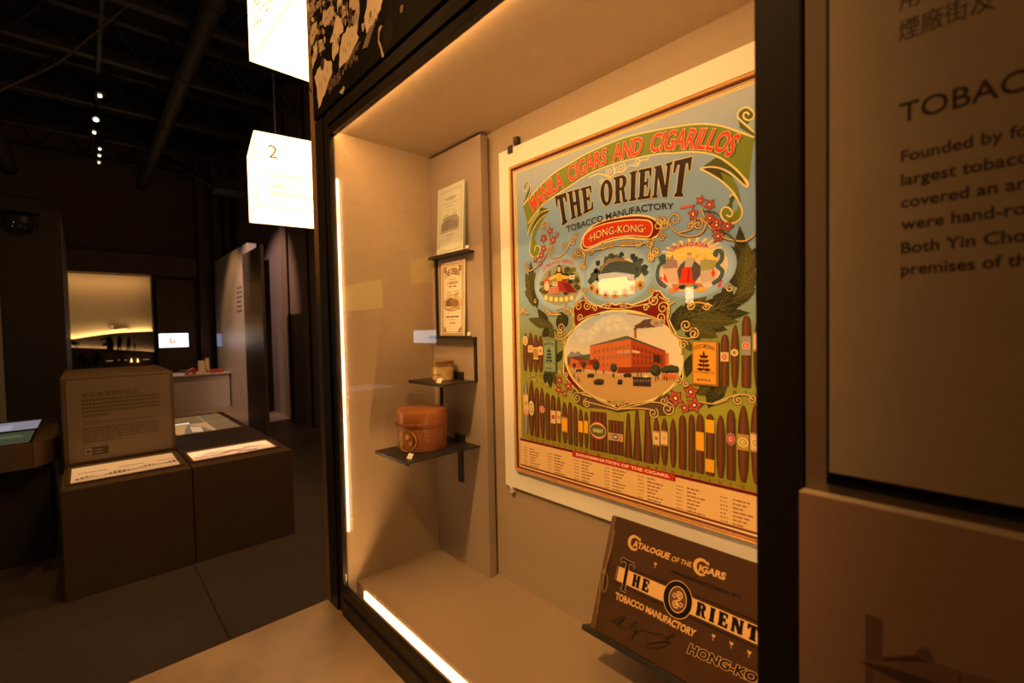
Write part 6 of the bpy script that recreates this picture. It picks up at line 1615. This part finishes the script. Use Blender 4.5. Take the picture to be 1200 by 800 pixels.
# dark box and dome camera over the left wall end
a = at(0, 231, 0, -6.9); c = at(47, 252, 0, -6.9)
tag(MB().box(-7.3, -6.85, -3.2, c.y, c.z, a.z + .03).build('ceiling_unit', M['black_metal'], bevel=0.02), 'black box unit over the top of the dark wall end', 'unit')
p = at(25, 262, 0, -6.9)
t = thing('dome_camera', 'black dome camera on an arm in front of the dark wall end', 'camera', (p.x, p.y, p.z))
MB().lathe(p.x, p.y, [(.13, p.z), (.13, p.z + .06), (.06, p.z + .09), (.001, p.z + .092)], 28).build('housing', M['black_metal'], t, smooth=True)
MB().lathe(p.x, p.y, [(.001, p.z - .11)] + [(.11 * cos(radians(b)), p.z - .11 * sin(radians(b))) for b in (75, 60, 45, 30, 15, 0)], 28).build('dome', mat('smoked_dome', (.02, .02, .02), .08), t, smooth=True)
MB().tube([(p.x, p.y - .1, p.z + .05), (p.x - .02, p.y - .5, p.z + .10), (p.x - .1, p.y - .9, p.z + .12)], .025, 8).build('arm', M['black_metal'], t)
q0 = at(-10, 338, 0, -6.99); q1 = at(8, 494, 0, -6.99)
tag(MB().box(-7.0, -6.985, -2.4, q1.y, q1.z, q0.z).build('wall_poster', mat('beige_wall_board', (.42, .32, .2), .6)), 'beige board on the dark wall at the left edge', 'board')

# ------------------------------------------------------------------ what the glass mirrors, across the hall
def across(px, py, y):
    v = ray(px, py); tt = (0.0135 - CAM.y) / v.y; h = CAM + v * tt
    s = h.y - y
    return Vector((h.x + v.x / v.y * s, y, h.z + v.z / v.y * s))
c = across(717, 331, -5.0); a = across(701, 345, -5.0); b = across(734, 318, -5.0)
t = thing('sign_box', 'white lit sign box across the hall, mirrored in the case glass', 'sign', c)
sw = abs(b.x - a.x); sh = abs(b.z - a.z)
sgn2 = emit('far_sign_diffuser', (1.0, 0.62, 0.30), 12.0)
MB().box(c.x - sw / 2, c.x + sw * .12, -5.5, -5.0, c.z - sh / 2, c.z + sh / 2).build('light_body', sgn2, t)
MB().tube([(c.x, -5.2, c.z + sh / 2), (c.x, -5.2, 5.6)], .008, 6).build('hanger', M['black_metal'], t)
a = across(803, 336, -4.2); b = across(811, 355, -4.2)
t = thing('notice_panel', 'narrow white lit panel across the hall, mirrored in the case glass', 'panel', ((a.x + b.x) / 2, -4.2, 0))
MB().box(min(a.x, b.x), max(a.x, b.x), -4.23, -4.2, b.z, a.z).build('panel', sgn2, t)
MB().box(min(a.x, b.x) + .02, max(a.x, b.x) - .02, -4.26, -4.231, 0, a.z).build('post', M['black_metal'], t)
a = across(484, 387, -3.4); b = across(509, 402, -3.4)
t = thing('wall_screen', 'bluish screen on a stand across the hall, mirrored in the case glass', 'screen', ((a.x + b.x) / 2, -3.4, 0))
MB().box(min(a.x, b.x), max(a.x, b.x), -3.43, -3.4, b.z, a.z).build('picture', emit('blue_screen', (.62, .68, .66), 5.0), t)
MB().box((a.x + b.x) / 2 - .03, (a.x + b.x) / 2 + .03, -3.47, -3.431, 0, a.z).build('stand', M['black_metal'], t)
for q, word, where in (((402, 327, 444, 365), 'wider', 'left'), ((481, 300, 501, 333), 'narrower', 'right')):
    a = across(q[0], q[3], -1.5); b = across(q[2], q[1], -1.5)
    t = thing('amber_panel', word + ' amber lit panel hanging over the hall, mirrored faintly in the case glass', 'panel', ((a.x + b.x) / 2, -1.5, a.z))
    x0, x1 = min(a.x, b.x), max(a.x, b.x)
    MB().box(x0, x1, -1.53, -1.5, a.z, b.z).build('panel', emit('amber_diffuser', (1.0, 0.60, 0.04), 0.7), t)
    for x in (x0 + .05, x1 - .05): MB().tube([(x, -1.515, b.z), (x, -1.515, 5.6)], .006, 6).build('hanger', M['black_metal'], t)
